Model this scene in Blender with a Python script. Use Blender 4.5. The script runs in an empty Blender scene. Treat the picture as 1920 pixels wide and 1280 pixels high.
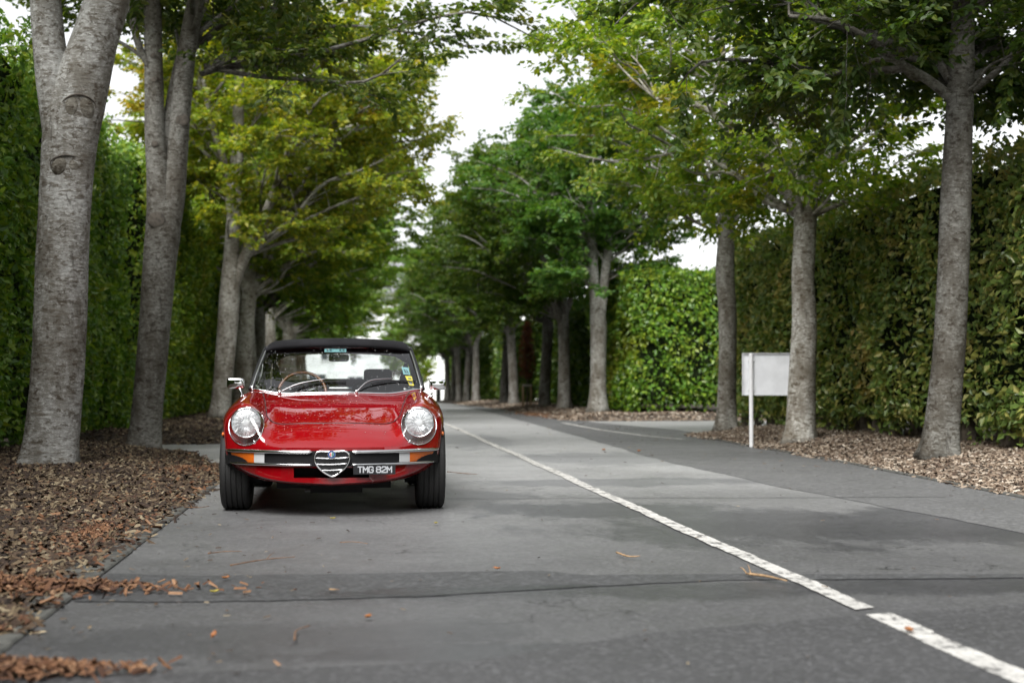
import bpy, bmesh, math, random
import numpy as np
from mathutils import Vector, Matrix
from mathutils.bvhtree import BVHTree

SC = bpy.context.scene
COL = SC.collection
R = math.radians

# ------------------------------------------------------------------ camera
CAM_H, FPX = 0.90, 2667.0
YAW, PITCH = 6.52, 1.61                      # degrees right of the road axis / up
cam_data = bpy.data.cameras.new("camera")
cam_data.sensor_width = 36.0
cam_data.lens = 50.0
cam_data.clip_end = 5000
cam_data.dof.use_dof = True
cam_data.dof.focus_distance = 9.75
cam_data.dof.aperture_fstop = 2.2
cam = bpy.data.objects.new("camera", cam_data)
cam.location = (0, 0, CAM_H)
cam.rotation_euler = (R(90 + PITCH), 0, R(-YAW))
COL.objects.link(cam)
SC.camera = cam

# ------------------------------------------------------------------ sky, sun, exposure
SUN_EL, SUN_AZ = 50.0, 210.0                  # azimuth clockwise from +Y
world = bpy.data.worlds.new("World")
SC.world = world
world.use_nodes = True
nt = world.node_tree
nt.nodes.clear()
w_out = nt.nodes.new("ShaderNodeOutputWorld")
w_bg = nt.nodes.new("ShaderNodeBackground")
w_sky = nt.nodes.new("ShaderNodeTexSky")
w_sky.sky_type = 'NISHITA'
w_sky.sun_disc = False
w_sky.sun_elevation = R(SUN_EL)
w_sky.sun_rotation = R(SUN_AZ)
w_sky.dust_density = 1.0
w_hs = nt.nodes.new("ShaderNodeHueSaturation")     # a closed white cloud deck: hardly any blue left
w_hs.inputs['Saturation'].default_value = 0.10
w_no = nt.nodes.new("ShaderNodeTexNoise")
w_no.inputs['Scale'].default_value = 2.2
w_no.inputs['Detail'].default_value = 5
w_tc = nt.nodes.new("ShaderNodeTexCoord")
w_mr = nt.nodes.new("ShaderNodeMapRange")
w_mr.inputs['To Min'].default_value = 0.72
w_mr.inputs['To Max'].default_value = 1.15
w_mx = nt.nodes.new("ShaderNodeMix")
w_mx.data_type = 'RGBA'
w_mx.blend_type = 'MULTIPLY'
w_mx.inputs['Factor'].default_value = 1.0
nt.links.new(w_tc.outputs['Generated'], w_no.inputs['Vector'])
nt.links.new(w_no.outputs['Fac'], w_mr.inputs['Value'])
nt.links.new(w_sky.outputs['Color'], w_hs.inputs['Color'])
nt.links.new(w_hs.outputs['Color'], w_mx.inputs['A'])
nt.links.new(w_mr.outputs['Result'], w_mx.inputs['B'])
nt.links.new(w_mx.outputs['Result'], w_bg.inputs['Color'])
w_bg.inputs['Strength'].default_value = 0.10
nt.links.new(w_bg.outputs['Background'], w_out.inputs['Surface'])

sun_d = bpy.data.lights.new("sun", 'SUN')
sun_d.energy = 3.4
sun_d.angle = R(50)
sun_d.color = (1.0, 0.985, 0.96)
sun = bpy.data.objects.new("sun", sun_d)
sd = Vector((math.sin(R(SUN_AZ)) * math.cos(R(SUN_EL)), math.cos(R(SUN_AZ)) * math.cos(R(SUN_EL)), math.sin(R(SUN_EL))))
sun.rotation_euler = sd.to_track_quat('Z', 'Y').to_euler()
sun.location = (0, 0, 40)
COL.objects.link(sun)

SC.view_settings.view_transform = 'Standard'
SC.view_settings.look = 'None'
SC.view_settings.exposure = 1.3
SC.view_settings.gamma = 1.0
SC.view_settings.use_curve_mapping = False
SC.cycles.use_denoising = True
SC.cycles.max_bounces = 8
SC.cycles.diffuse_bounces = 3
SC.cycles.glossy_bounces = 4
SC.cycles.transmission_bounces = 4
SC.cycles.transparent_max_bounces = 12
SC.cycles.caustics_reflective = False
SC.cycles.caustics_refractive = False
SC.cycles.sample_clamp_indirect = 6.0

# ------------------------------------------------------------------ survey helpers: photo pixel -> place in the world
_cp, _sp, _cy, _sy = math.cos(R(PITCH)), math.sin(R(PITCH)), math.cos(R(YAW)), math.sin(R(YAW))
FWD = np.array([_sy * _cp, _cy * _cp, _sp])
RGT = np.array([_cy, -_sy, 0.0])
UPV = np.cross(RGT, FWD)

def ray(px, py):
    return FWD + RGT * ((px - 960) / FPX) + UPV * ((640 - py) / FPX)

def gz(y):
    """ground falls away gently down the avenue"""
    y = np.asarray(y, dtype=float)
    t = np.clip((y - 42.0) / 46.5, 0, None)
    return -0.40 * np.where(t < 1.6, t ** 1.3, 1.842 + (t - 1.6) * 1.4)

def G(px, py, z=0.0):
    d = ray(px, py)
    k = (z - CAM_H) / d[2]
    return np.array([0, 0, CAM_H]) + d * k

def D(px, py, depth):
    return np.array([0, 0, CAM_H]) + ray(px, py) * depth

def at_y(px, py, Y):
    d = ray(px, py)
    return np.array([0, 0, CAM_H]) + d * (Y / d[1])

# ------------------------------------------------------------------ object helpers
def tag(o, label=None, cat=None, group=None, kind=None):
    if label: o["label"] = label
    if cat: o["category"] = cat
    if group: o["group"] = group
    if kind: o["kind"] = kind
    return o

def empty(name, loc=(0, 0, 0), rz=0.0):
    o = bpy.data.objects.new(name, None)
    o.location = loc
    o.rotation_euler = (0, 0, rz)
    o.empty_display_size = 0.2
    COL.objects.link(o)
    return o

def link(name, me, mat=None, parent=None, loc=None):
    if mat is not None and not me.materials:
        me.materials.append(mat)
    o = bpy.data.objects.new(name, me)
    COL.objects.link(o)
    if parent is not None: o.parent = parent
    if loc is not None: o.location = loc
    return o

def np_mesh(name, V, quads=None, tris=None, smooth=False):
    V = np.ascontiguousarray(np.asarray(V, dtype=np.float32).reshape(-1, 3))
    q = np.zeros((0, 4), np.int32) if quads is None else np.asarray(quads, np.int32).reshape(-1, 4)
    t = np.zeros((0, 3), np.int32) if tris is None else np.asarray(tris, np.int32).reshape(-1, 3)
    me = bpy.data.meshes.new(name)
    me.vertices.add(len(V))
    me.vertices.foreach_set("co", V.ravel())
    loops = np.concatenate([q.ravel(), t.ravel()]).astype(np.int32)
    me.loops.add(len(loops))
    me.loops.foreach_set("vertex_index", loops)
    n = len(q) + len(t)
    me.polygons.add(n)
    starts = np.concatenate([np.arange(len(q)) * 4, len(q) * 4 + np.arange(len(t)) * 3]).astype(np.int32)
    me.polygons.foreach_set("loop_start", starts)
    me.polygons.foreach_set("use_smooth", np.full(n, smooth, dtype=bool))
    me.update(calc_edges=True)
    return me

def frames(P):
    P = np.asarray(P, float)
    T = np.gradient(P, axis=0)
    T /= np.linalg.norm(T, axis=1)[:, None] + 1e-9
    ref = np.array([1.0, 0, 0]) if abs(T[0][0]) < 0.8 else np.array([0, 1.0, 0])
    N = np.zeros_like(P)
    n = ref - T[0] * ref.dot(T[0]); n /= np.linalg.norm(n)
    for i in range(len(P)):
        n = n - T[i] * n.dot(T[i]); n /= np.linalg.norm(n) + 1e-9
        N[i] = n
    return T, N, np.cross(T, N)

def crom(P, n):
    """Catmull-Rom resampling of rows of P to n rows (even in arc length of the first 3 columns)"""
    P = np.asarray(P, float)
    if len(P) < 3:
        t = np.linspace(0, 1, n)[:, None]
        return P[0] * (1 - t) + P[-1] * t
    Q = np.vstack([2 * P[0] - P[1], P, 2 * P[-1] - P[-2]])
    out = []
    m = max(4, int(6 * n / (len(P) - 1)))
    for i in range(1, len(Q) - 2):
        t = np.linspace(0, 1, m, endpoint=False)[:, None]
        p0, p1, p2, p3 = Q[i - 1], Q[i], Q[i + 1], Q[i + 2]
        out.append(0.5 * (2 * p1 + (p2 - p0) * t + (2 * p0 - 5 * p1 + 4 * p2 - p3) * t ** 2 + (3 * p1 - p0 - 3 * p2 + p3) * t ** 3))
    out.append(P[-1:])
    S = np.vstack(out)
    k = min(3, S.shape[1])
    d = np.concatenate([[0], np.cumsum(np.linalg.norm(np.diff(S[:, :k], axis=0), axis=1))])
    u = np.linspace(0, d[-1], n)
    return np.stack([np.interp(u, d, S[:, j]) for j in range(S.shape[1])], 1)

class MB:
    """collects shapes into one mesh"""
    def __init__(s): s.v, s.q, s.t, s.n = [], [], [], 0
    def add(s, V, q=None, t=None):
        V = np.asarray(V, float).reshape(-1, 3)
        s.v.append(V)
        if q is not None and len(q): s.q.append(np.asarray(q).reshape(-1, 4) + s.n)
        if t is not None and len(t): s.t.append(np.asarray(t).reshape(-1, 3) + s.n)
        s.n += len(V)
        return s
    def box(s, lo, hi, M=None):
        x0, y0, z0 = lo; x1, y1, z1 = hi
        V = np.array([[x0, y0, z0], [x1, y0, z0], [x1, y1, z0], [x0, y1, z0], [x0, y0, z1], [x1, y0, z1], [x1, y1, z1], [x0, y1, z1]])
        if M is not None: V = np.array([list(M @ Vector(p)) for p in V])
        return s.add(V, [[0, 3, 2, 1], [4, 5, 6, 7], [0, 1, 5, 4], [1, 2, 6, 5], [2, 3, 7, 6], [3, 0, 4, 7]])
    def tube(s, P, rad, k=8, cap=True, jit=None, closed=False):
        P = np.asarray(P, float); n = len(P)
        rad = np.broadcast_to(np.asarray(rad, float), (n,))
        T, N, B = frames(P)
        a = np.arange(k) * 2 * math.pi / k
        rr = rad[:, None] * np.ones(k)[None]
        if jit is not None: rr = rr * jit
        V = P[:, None] + (np.cos(a)[None, :, None] * N[:, None] + np.sin(a)[None, :, None] * B[:, None]) * rr[..., None]
        i = np.arange(n if closed else n - 1)[:, None] * k; j = np.arange(k)[None]
        j2 = (j + 1) % k
        i2 = ((i // k + 1) % n) * k
        q = np.stack([i + j, i + j2, i2 + j2, i2 + j], -1).reshape(-1, 4)
        V = V.reshape(-1, 3); t = []
        if cap and not closed:
            V = np.vstack([V, P[0], P[-1]])
            c0, c1 = n * k, n * k + 1
            for m in range(k):
                t.append([c0, (m + 1) % k, m]); t.append([c1, (n - 1) * k + m, (n - 1) * k + (m + 1) % k])
        return s.add(V, q, t)
    def grid(s, V3, flip=False, closed_u=False):
        """V3: (n, m, 3) points"""
        n, m = V3.shape[:2]
        i = np.arange(n - 1)[:, None]; j = np.arange(m if closed_u else m - 1)[None]
        j2 = (j + 1) % m
        q = np.stack([i * m + j, i * m + j2, (i + 1) * m + j2, (i + 1) * m + j], -1).reshape(-1, 4)
        if flip: q = q[:, ::-1]
        return s.add(V3.reshape(-1, 3), q)
    def lathe(s, prof, k=32, M=None):
        """prof: rows (radius, axial) spun round local +Y; M places it"""
        prof = np.asarray(prof, float)
        a = np.arange(k) * 2 * math.pi / k
        V = np.stack([prof[:, :1] * np.cos(a), np.repeat(prof[:, 1:2], k, 1), prof[:, :1] * np.sin(a)], -1)
        if M is not None:
            A = np.array(M.to_3x3()); o = np.array(M.translation)
            V = V @ A.T + o
        return s.grid(V, closed_u=True)
    def ellipsoid(s, c, r, nu=16, nv=10):
        th = np.linspace(0.02, math.pi - 0.02, nv)[:, None]; ph = (np.arange(nu) * 2 * math.pi / nu)[None]
        V = np.stack([np.sin(th) * np.cos(ph), np.sin(th) * np.sin(ph), np.cos(th) + 0 * ph], -1) * np.array(r) + np.array(c)
        return s.grid(V, closed_u=True, flip=True)
    def rbox(s, c, h, r=0.02, M=None):
        """box with rounded edges: a superellipsoid-like shell"""
        nu, nv = 24, 13
        th = np.linspace(-math.pi / 2 + .01, math.pi / 2 - .01, nv)[:, None]; ph = (np.arange(nu) * 2 * math.pi / nu)[None]
        def sg(v, e): return np.sign(v) * np.abs(v) ** e
        e = 0.35
        V = np.stack([sg(np.cos(th), e) * sg(np.cos(ph), e), sg(np.cos(th), e) * sg(np.sin(ph), e), sg(np.sin(th), e) + 0 * ph], -1) * np.array(h) + np.array(c)
        if M is not None:
            A = np.array(M.to_3x3()); o = np.array(M.translation)
            V = V @ A.T + o
        return s.grid(V, closed_u=True)
    def mesh(s, name, smooth=False, sharp=None):
        me = np_mesh(name, np.vstack(s.v), np.vstack(s.q) if s.q else None, np.vstack(s.t) if s.t else None, smooth)
        if sharp: me.set_sharp_from_angle(angle=R(sharp))
        return me
    def build(s, name, mat, parent=None, smooth=False, sharp=None, loc=None):
        return link(name, s.mesh(name, smooth, sharp), mat, parent, loc)

# ------------------------------------------------------------------ material helpers
class NT:
    def __init__(s, name):
        s.m = bpy.data.materials.new(name); s.m.use_nodes = True
        s.t = s.m.node_tree; s.t.nodes.clear()
        s.out = s.n("ShaderNodeOutputMaterial")
    def n(s, typ, ins=None, **kw):
        nd = s.t.nodes.new(typ)
        for k, v in kw.items(): setattr(nd, k, v)
        for k, v in (ins or {}).items(): s.set(nd, k, v)
        return nd
    def set(s, nd, k, v):
        sock = nd.inputs[k]
        if isinstance(v, bpy.types.NodeSocket): s.t.links.new(v, sock)
        elif isinstance(v, bpy.types.Node): s.t.links.new(v.outputs[0], sock)
        else:
            if hasattr(sock.default_value, '__len__') and len(sock.default_value) == 4 and len(v) == 3: v = (*v, 1)
            sock.default_value = v
    def noise(s, vec, scale, detail=4, rough=.55, dist=0.0):
        return s.n("ShaderNodeTexNoise", {'Vector': vec, 'Scale': scale, 'Detail': detail, 'Roughness': rough, 'Distortion': dist}).outputs['Fac']
    def ramp(s, fac, stops, interp='LINEAR'):
        r = s.n("ShaderNodeValToRGB", {'Fac': fac}); r.color_ramp.interpolation = interp
        e = r.color_ramp.elements
        while len(e) < len(stops): e.new(0.5)
        for el, (p, c) in zip(e, stops):
            el.position = p; el.color = (*c, 1) if len(c) == 3 else c
        return r.outputs['Color']
    def map(s, v, a, b, c=0.0, d=1.0, smooth=True):
        return s.n("ShaderNodeMapRange", {'Value': v, 'From Min': a, 'From Max': b, 'To Min': c, 'To Max': d}, interpolation_type='SMOOTHSTEP' if smooth else 'LINEAR').outputs['Result']
    def math(s, op, a, b=0.0, clamp=False):
        nd = s.n("ShaderNodeMath", {0: a, 1: b}, operation=op); nd.use_clamp = clamp
        return nd.outputs[0]
    def mix(s, f, a, b, blend='MIX'):
        nd = s.n("ShaderNodeMix", data_type='RGBA', blend_type=blend)
        s.set(nd, 'Factor', f)
        for key, v in (('A', a), ('B', b)):
            sock = [i for i in nd.inputs if i.name == key and i.type == 'RGBA'][0]
            if isinstance(v, bpy.types.NodeSocket): s.t.links.new(v, sock)
            else: sock.default_value = (*v, 1) if len(v) == 3 else v
        return [o for o in nd.outputs if o.type == 'RGBA'][0]
    def bump(s, h, strength, dist=0.01):
        return s.n("ShaderNodeBump", {'Height': h, 'Strength': strength, 'Distance': dist}).outputs['Normal']
    def pbsdf(s, **ins):
        nd = s.n("ShaderNodeBsdfPrincipled")
        for k, v in ins.items(): s.set(nd, k.replace('_', ' '), v)
        return nd.outputs[0]
    def done(s, sh):
        s.t.links.new(sh, s.out.inputs['Surface']); return s.m
    def pos(s): return s.n("ShaderNodeNewGeometry").outputs['Position']
    def obj(s): return s.n("ShaderNodeTexCoord").outputs['Object']
    def island(s): return s.n("ShaderNodeNewGeometry").outputs['Random Per Island']
    def ocol(s): return s.n("ShaderNodeObjectInfo").outputs['Color']
    def scale(s, v, sc): return s.n("ShaderNodeMapping", {'Vector': v, 'Scale': sc}).outputs[0]

def plain(name, col, rough=.5, metal=0.0, grain=0.06, gscale=60.0, **kw):
    t = NT(name)
    f = t.noise(t.obj(), gscale, 3)
    c = t.mix(t.map(f, .3, .7), tuple(x * (1 - grain) for x in col), tuple(min(1, x * (1 + grain)) for x in col))
    return t.done(t.pbsdf(Base_Color=c, Roughness=rough, Metallic=metal, **kw))

def leaf_mat(name, stops, autumn, a_lo, a_hi, trans=0.35, nscale=0.55, rough=.5):
    t = NT(name)
    isl = t.island()
    c = t.ramp(isl, stops)
    pos = t.pos()
    f = t.noise(pos, nscale, 3, .6)
    f2 = t.math('ADD', t.map(f, a_lo, a_hi), t.math('MULTIPLY', t.math('SUBTRACT', isl, .5), .7), True)
    c = t.mix(f2, c, autumn)
    c = t.mix(1.0, c, t.ocol(), 'MULTIPLY')
    p = t.pbsdf(Base_Color=c, Roughness=rough, Specular_IOR_Level=.5)
    tr = t.n("ShaderNodeBsdfTranslucent", {'Color': t.mix(1.0, c, (1.5, 1.5, .6), 'MULTIPLY')}).outputs[0]
    mx = t.n("ShaderNodeMixShader", {0: trans, 1: p, 2: tr}).outputs[0]
    return t.done(mx)

M_BEECH = leaf_mat("beech_leaf", [(0, (.046, .086, .016)), (.5, (.078, .135, .024)), (1, (.135, .185, .034))], (.175, .150, .028), .55, .78, .5)
M_HEDGE = leaf_mat("hedge_leaf", [(0, (.030, .066, .012)), (.5, (.062, .120, .020)), (1, (.125, .185, .032))], (.150, .150, .026), .54, .76, .30, .8, .36)
M_HEDGE_BROWN = leaf_mat("hedge_leaf_browning", [(0, (.032, .060, .016)), (.55, (.060, .098, .024)), (1, (.120, .140, .040))], (.150, .128, .050), .56, .74, .25, .8, .34)
M_RED_LEAF = leaf_mat("russet_leaf", [(0, (.10, .030, .014)), (1, (.20, .075, .030))], (.16, .06, .03), .4, .7)

def bark_mat():
    t = NT("beech_bark")
    o = t.obj()
    patch = t.noise(t.scale(o, (1.0, 1.0, .45)), 3.0, 7, .68)
    streak = t.noise(t.scale(o, (1, 1, 3.6)), 9.0, 6, .65, .4)
    flake = t.noise(t.scale(o, (1, 1, 2.0)), 21.0, 5, .72)
    crackv = t.noise(t.scale(o, (3.0, 3.0, .8)), 6.0, 4, .6, .6)
    spot = t.noise(t.scale(o, (1, 1, 1.7)), 10.5, 6, .7, .3)
    c = t.ramp(patch, [(.32, (.120, .104, .082)), (.48, (.23, .216, .192)), (.62, (.38, .375, .355))])
    c = t.mix(t.math('MULTIPLY', t.map(streak, .52, .60), .8), c, (.125, .105, .080))
    c = t.mix(t.math('MULTIPLY', t.map(flake, .52, .58), t.map(patch, .36, .60)), c, (.50, .495, .47))
    c = t.mix(t.math('MULTIPLY', t.map(spot, .55, .60), t.map(patch, .70, .42, .35, 1.0)), c, (.085, .068, .050))
    c = t.mix(t.math('MULTIPLY', t.map(flake, .40, .32), .7), c, (.075, .062, .048))
    c = t.mix(t.math('MULTIPLY', t.map(crackv, .62, .70), .6), c, (.055, .045, .036))
    c = t.mix(1.0, c, (.80, .79, .77), 'MULTIPLY')
    c = t.mix(1.0, c, t.ocol(), 'MULTIPLY')
    h = t.math('ADD', t.math('MULTIPLY', streak, .7), t.math('MULTIPLY', flake, .35))
    return t.done(t.pbsdf(Base_Color=c, Roughness=.82, Specular_IOR_Level=.25, Normal=t.bump(h, .75, .02)))
M_BARK = bark_mat()
M_SCAR = plain("bark_scar_wood", (.20, .17, .13), .8, 0, .25, 22)
M_SCAR_RIM = plain("bark_scar_rim", (.075, .064, .052), .9, 0, .4, 18)
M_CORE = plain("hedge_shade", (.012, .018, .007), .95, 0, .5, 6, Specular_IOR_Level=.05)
M_STEM = plain("hedge_stem", (.13, .105, .08), .9, 0, .35, 18)
# ------------------------------------------------------------------ ground, road, beds
def smooth01(t):
    t = np.clip(t, 0, 1); return t * t * (3 - 2 * t)

def vnoise(x, y, s=1.0, seed=0):
    """cheap smooth value noise, -1..1"""
    x = np.asarray(x, float) * s + seed * 17.13; y = np.asarray(y, float) * s + seed * 7.77
    xi, yi = np.floor(x), np.floor(y); fx, fy = x - xi, y - yi
    def h(a, b):
        v = np.sin(a * 127.1 + b * 311.7 + seed * 3.1) * 43758.5453
        return (v - np.floor(v)) * 2 - 1
    u, w = fx * fx * (3 - 2 * fx), fy * fy * (3 - 2 * fy)
    return (h(xi, yi) * (1 - u) + h(xi + 1, yi) * u) * (1 - w) + (h(xi, yi + 1) * (1 - u) + h(xi + 1, yi + 1) * u) * w

def rbox_sd(x, y, x0, x1, y0, y1, r):
    """positive inside a rounded rectangle"""
    cx, cy, hx, hy = (x0 + x1) / 2, (y0 + y1) / 2, (x1 - x0) / 2 - r, (y1 - y0) / 2 - r
    qx, qy = np.abs(x - cx) - hx, np.abs(y - cy) - hy
    return -(np.hypot(np.maximum(qx, 0), np.maximum(qy, 0)) + np.minimum(np.maximum(qx, qy), 0) - r)

def edge_right(y):
    return np.interp(y, [-20, 8, 11, 15, 21, 26, 31, 36, 48, 120], [5.0, 5.05, 5.2, 5.45, 5.6, 5.55, 4.85, 4.85, 5.05, 5.1])

def bed_sd(x, y):
    """signed distance into the mulch beds, per bed: left near, left far, right near, right far"""
    w = .07 * vnoise(x, y, 1.3, 1) + .03 * vnoise(x, y, 4.0, 2)
    a = rbox_sd(x, y, -12, -1.30, -40, 19.5, .5)
    a = np.minimum(a, ((-1.33 - x) * 4.0 - (y - 14.6) * 1.0) / 4.12) + w + .07 * vnoise(y, 0, .45, 15) + .06 * vnoise(y, 0, 1.3, 16)
    b = rbox_sd(x, y, -12, -1.42, 20.7, 112, 1.0) + w
    xr = x - edge_right(y)
    c = rbox_sd(xr, y, 0, 14, -40, 24.5, 1.6) + w
    d = rbox_sd(xr, y, 0, 14, 31.8, 96, 1.2) + w
    return a, b, c, d

def bed_h(x, y):
    s = bed_sd(np.asarray(x, float), np.asarray(y, float))
    d = np.maximum(np.maximum(s[0], s[1]), np.maximum(s[2], s[3]))
    lump = .018 * vnoise(x, y, 1.1, 5) + .012 * vnoise(x, y, 3.1, 6)
    return -.05 + .06 * smooth01((d + .08) / .12) + (.125 + lump) * smooth01(d / 1.15) + gz(y)

def asphalt_mat(name, base, coarse, wet=None, rough=.75, bs=.5, damp=False, cracks=False):  # damp: grades the tone along y, darker near, paler far
    t = NT(name)
    p = t.pos()
    big = t.noise(p, .35, 4, .6)
    mid = t.noise(p, 2.3, 5, .65)
    fine = t.noise(p, 170.0 * coarse, 2, .7)
    agg = t.n("ShaderNodeTexVoronoi", {'Vector': p, 'Scale': 105.0 * coarse}).outputs['Color']
    aggf = t.n("ShaderNodeSeparateColor", {0: agg}).outputs[0]
    c = t.mix(t.map(big, .3, .7), tuple(x * .82 for x in base), tuple(x * 1.2 for x in base))
    c = t.mix(t.math('MULTIPLY', t.map(mid, .45, .75), .55), c, tuple(x * .62 for x in base))
    c = t.mix(t.math('MULTIPLY', t.map(aggf, .55, 1.0), .75 if coarse < .8 else .5), c, tuple(min(1, x * 2.3) for x in base))
    c = t.mix(t.math('MULTIPLY', t.map(fine, .58, .40), .55), c, tuple(x * .45 for x in base))
    if cracks:
        ck = t.n("ShaderNodeTexVoronoi", {'Vector': t.n("ShaderNodeVectorMath", {0: p, 1: t.n("ShaderNodeTexNoise", {'Vector': p, 'Scale': 3.0, 'Detail': 4.0}).outputs['Color']}, operation='ADD').outputs[0], 'Scale': .55}, feature='DISTANCE_TO_EDGE').outputs['Distance']
        c = t.mix(t.math('MULTIPLY', t.map(ck, .006, .001), t.map(t.noise(p, .5, 2), .50, .58)), c, tuple(x * .25 for x in base))
    if damp:                                     # tone graded along the avenue: darker on the near stretch, paler far off
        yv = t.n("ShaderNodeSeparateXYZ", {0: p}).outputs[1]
        near_dark = t.math('MULTIPLY', t.map(t.math('ADD', yv, t.math('MULTIPLY', t.math('SUBTRACT', t.noise(t.scale(p, (.5, .8, 1)), 1.1, 6, .65), .5), 7.0)), 13.5, 4.5), .80)
        far_pale = t.map(t.math('ADD', yv, t.math('MULTIPLY', t.math('SUBTRACT', t.noise(t.scale(p, (.6, .5, 1)), .9, 6, .65), .5), 9.0)), 10.0, 16.0)
        c = t.mix(far_pale, c, t.mix(1.0, c, (1.65, 1.65, 1.64), 'MULTIPLY'))
        c = t.mix(near_dark, c, t.mix(1.0, c, (.27, .27, .285), 'MULTIPLY'))
    rg = t.map(mid, .3, .7, rough - .06, rough + .08)
    h = t.math('ADD', fine, t.math('MULTIPLY', aggf, .6))
    if wet:
        f = None
        xs = t.n("ShaderNodeSeparateXYZ", {0: p})
        wob = t.noise(t.scale(p, (1.2, .5, 1)), 1.4, 8, .72)
        for (cx, cy, rx, ry, amt) in wet:
            dx = t.math('DIVIDE', t.math('SUBTRACT', xs.outputs[0], cx), rx)
            dy = t.math('DIVIDE', t.math('SUBTRACT', xs.outputs[1], cy), ry)
            r2 = t.math('SQRT', t.math('ADD', t.math('MULTIPLY', dx, dx), t.math('MULTIPLY', dy, dy)))
            e = t.math('MULTIPLY', t.map(t.math('ADD', r2, t.math('MULTIPLY', t.math('SUBTRACT', wob, .5), 2.6)), 1.15, .70), amt)
            f = e if f is None else t.math('MAXIMUM', f, e)
        c = t.mix(f, c, t.mix(1.0, c, (.62, .62, .66), 'MULTIPLY'))
        rg = t.n("ShaderNodeMix", {0: f, 2: rg, 3: .33}, data_type='FLOAT').outputs[0]
        nb = t.n("ShaderNodeMix", {0: f, 2: bs, 3: .16}, data_type='FLOAT').outputs[0]
    else:
        nb = bs
    return t.done(t.pbsdf(Base_Color=c, Roughness=rg, Specular_IOR_Level=.75, Normal=t.bump(h, nb, .006)))

# damp areas still drying after rain (x, y, half widths, strength)
WET = [(1.75, 9.9, .85, .75, 1.0), (3.0, 8.6, 1.7, 1.25, .95), (2.6, 6.05, 2.6, .30, .9), (.95, 11.2, .6, .5, .7), (2.4, 12.6, 1.6, .5, .75), (3.0, 16.5, 1.2, 1.6, .6), (-.4, 5.1, 1.1, .35, .55), (.6, 4.75, 1.0, .16, .8), (1.2, 22, 1.5, 3, .6)]
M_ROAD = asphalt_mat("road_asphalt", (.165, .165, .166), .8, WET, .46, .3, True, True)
M_PATCH = asphalt_mat("patch_asphalt", (.043, .044, .046), .55, [(.75, 6.1, .75, .16, .9)], .55, .5)
M_SHOULDER = asphalt_mat("shoulder_asphalt", (.098, .098, .100), .6, None, .52, .45)
M_NEARPATCH = asphalt_mat("old_patch_asphalt", (.044, .044, .046), .6, None, .55, .5)
M_SEAM = plain("tar_seam", (.028, .028, .030), .55, 0, .3, 30)
M_CONC = plain("kerb_concrete", (.058, .058, .052), .85, 0, .45, 9)

def paint_mat():
    t = NT("road_paint")
    p = t.pos()
    a = t.noise(p, 9.0, 6, .7); b = t.noise(t.scale(p, (1, .35, 1)), 38.0, 4, .7)
    w = t.math('MAXIMUM', t.math('MULTIPLY', t.map(a, .42, .60), t.map(b, .42, .54)), t.math('MULTIPLY', t.map(t.noise(p, 240, 2, .7), .55, .62), .8))
    c = t.mix(w, t.mix(t.map(b, .3, .7), (.42, .41, .39), (.56, .55, .52)), (.10, .098, .095))
    return t.done(t.pbsdf(Base_Color=c, Roughness=.6, Normal=t.bump(b, .3, .004)))
M_PAINT = paint_mat()

def grid_sheet(name, xs, ys, zoff, mat, zfun=None):
    X, Y = np.meshgrid(xs, ys)
    Z = (zfun(X, Y) if zfun else gz(Y)) + zoff
    return MB().grid(np.stack([X, Y, Z], -1)).build(name, mat, smooth=True)

def grass_mat():
    t = NT("lawn_grass")
    p = t.pos()
    c = t.mix(t.map(t.noise(p, .6, 4), .3, .7), (.055, .085, .022), (.10, .125, .035))
    c = t.mix(t.map(t.noise(p, 40, 3), .4, .7), c, (.03, .05, .014))
    return t.done(t.pbsdf(Base_Color=c, Roughness=.9, Normal=t.bump(t.noise(p, 60, 3), .6, .03)))
M_GRASS = grass_mat()
ys_l = np.concatenate([np.linspace(-900, -40, 8), np.linspace(-30, 160, 60), np.linspace(200, 1500, 10)])
xs_l = np.concatenate([np.linspace(-900, -40, 6), np.linspace(-30, 30, 13), np.linspace(40, 900, 6)])
gnd = grid_sheet("ground", xs_l, ys_l, -.12, M_GRASS, lambda X, Y: gz(np.minimum(Y, 170)))
tag(gnd, "grass ground spreading behind the hedges and around the white house", "ground", kind="structure")

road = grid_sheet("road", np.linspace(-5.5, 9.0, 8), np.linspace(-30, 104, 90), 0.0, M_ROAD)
tag(road, "grey asphalt avenue with damp patches running between the hedges", "road", kind="structure")
side = MB().grid(np.stack([*np.meshgrid(np.linspace(8.0, 40, 6), np.linspace(26.5, 33.5, 4)), np.full((4, 6), -.004)], -1)).build("side_road", M_ROAD)
tag(side, "side road leaving to the right through the gap in the hedge", "road", kind="structure")

def ribbon(name, pts_l, pts_r, z, mat, parent, thick=.0):
    A = np.stack([np.asarray(pts_l), np.asarray(pts_r)], 1)
    zz = gz(A[..., 1]) + z
    V = np.concatenate([A, zz[..., None]], -1)
    return MB().grid(V).build(name, mat, parent)

rng = np.random.default_rng(7)
# right-hand shoulder laid in darker, coarser asphalt
ysd = np.linspace(-12, 60, 300)
xl = np.interp(ysd, [-12, 5, 8.0, 9.5, 12, 15.5, 18, 24, 31, 60], [4.3, 4.2, 4.0, 3.85, 3.65, 3.55, 3.6, 3.75, 3.9, 4.4]) + .03 * vnoise(ysd, 0, 2.2, 3) + .012 * vnoise(ysd, 0, 11, 4)
xr_ = edge_right(ysd) + .5
ribbon("asphalt_shoulder", np.stack([xl, ysd], 1), np.stack([xr_, ysd], 1), .003, M_SHOULDER, road)
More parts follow.
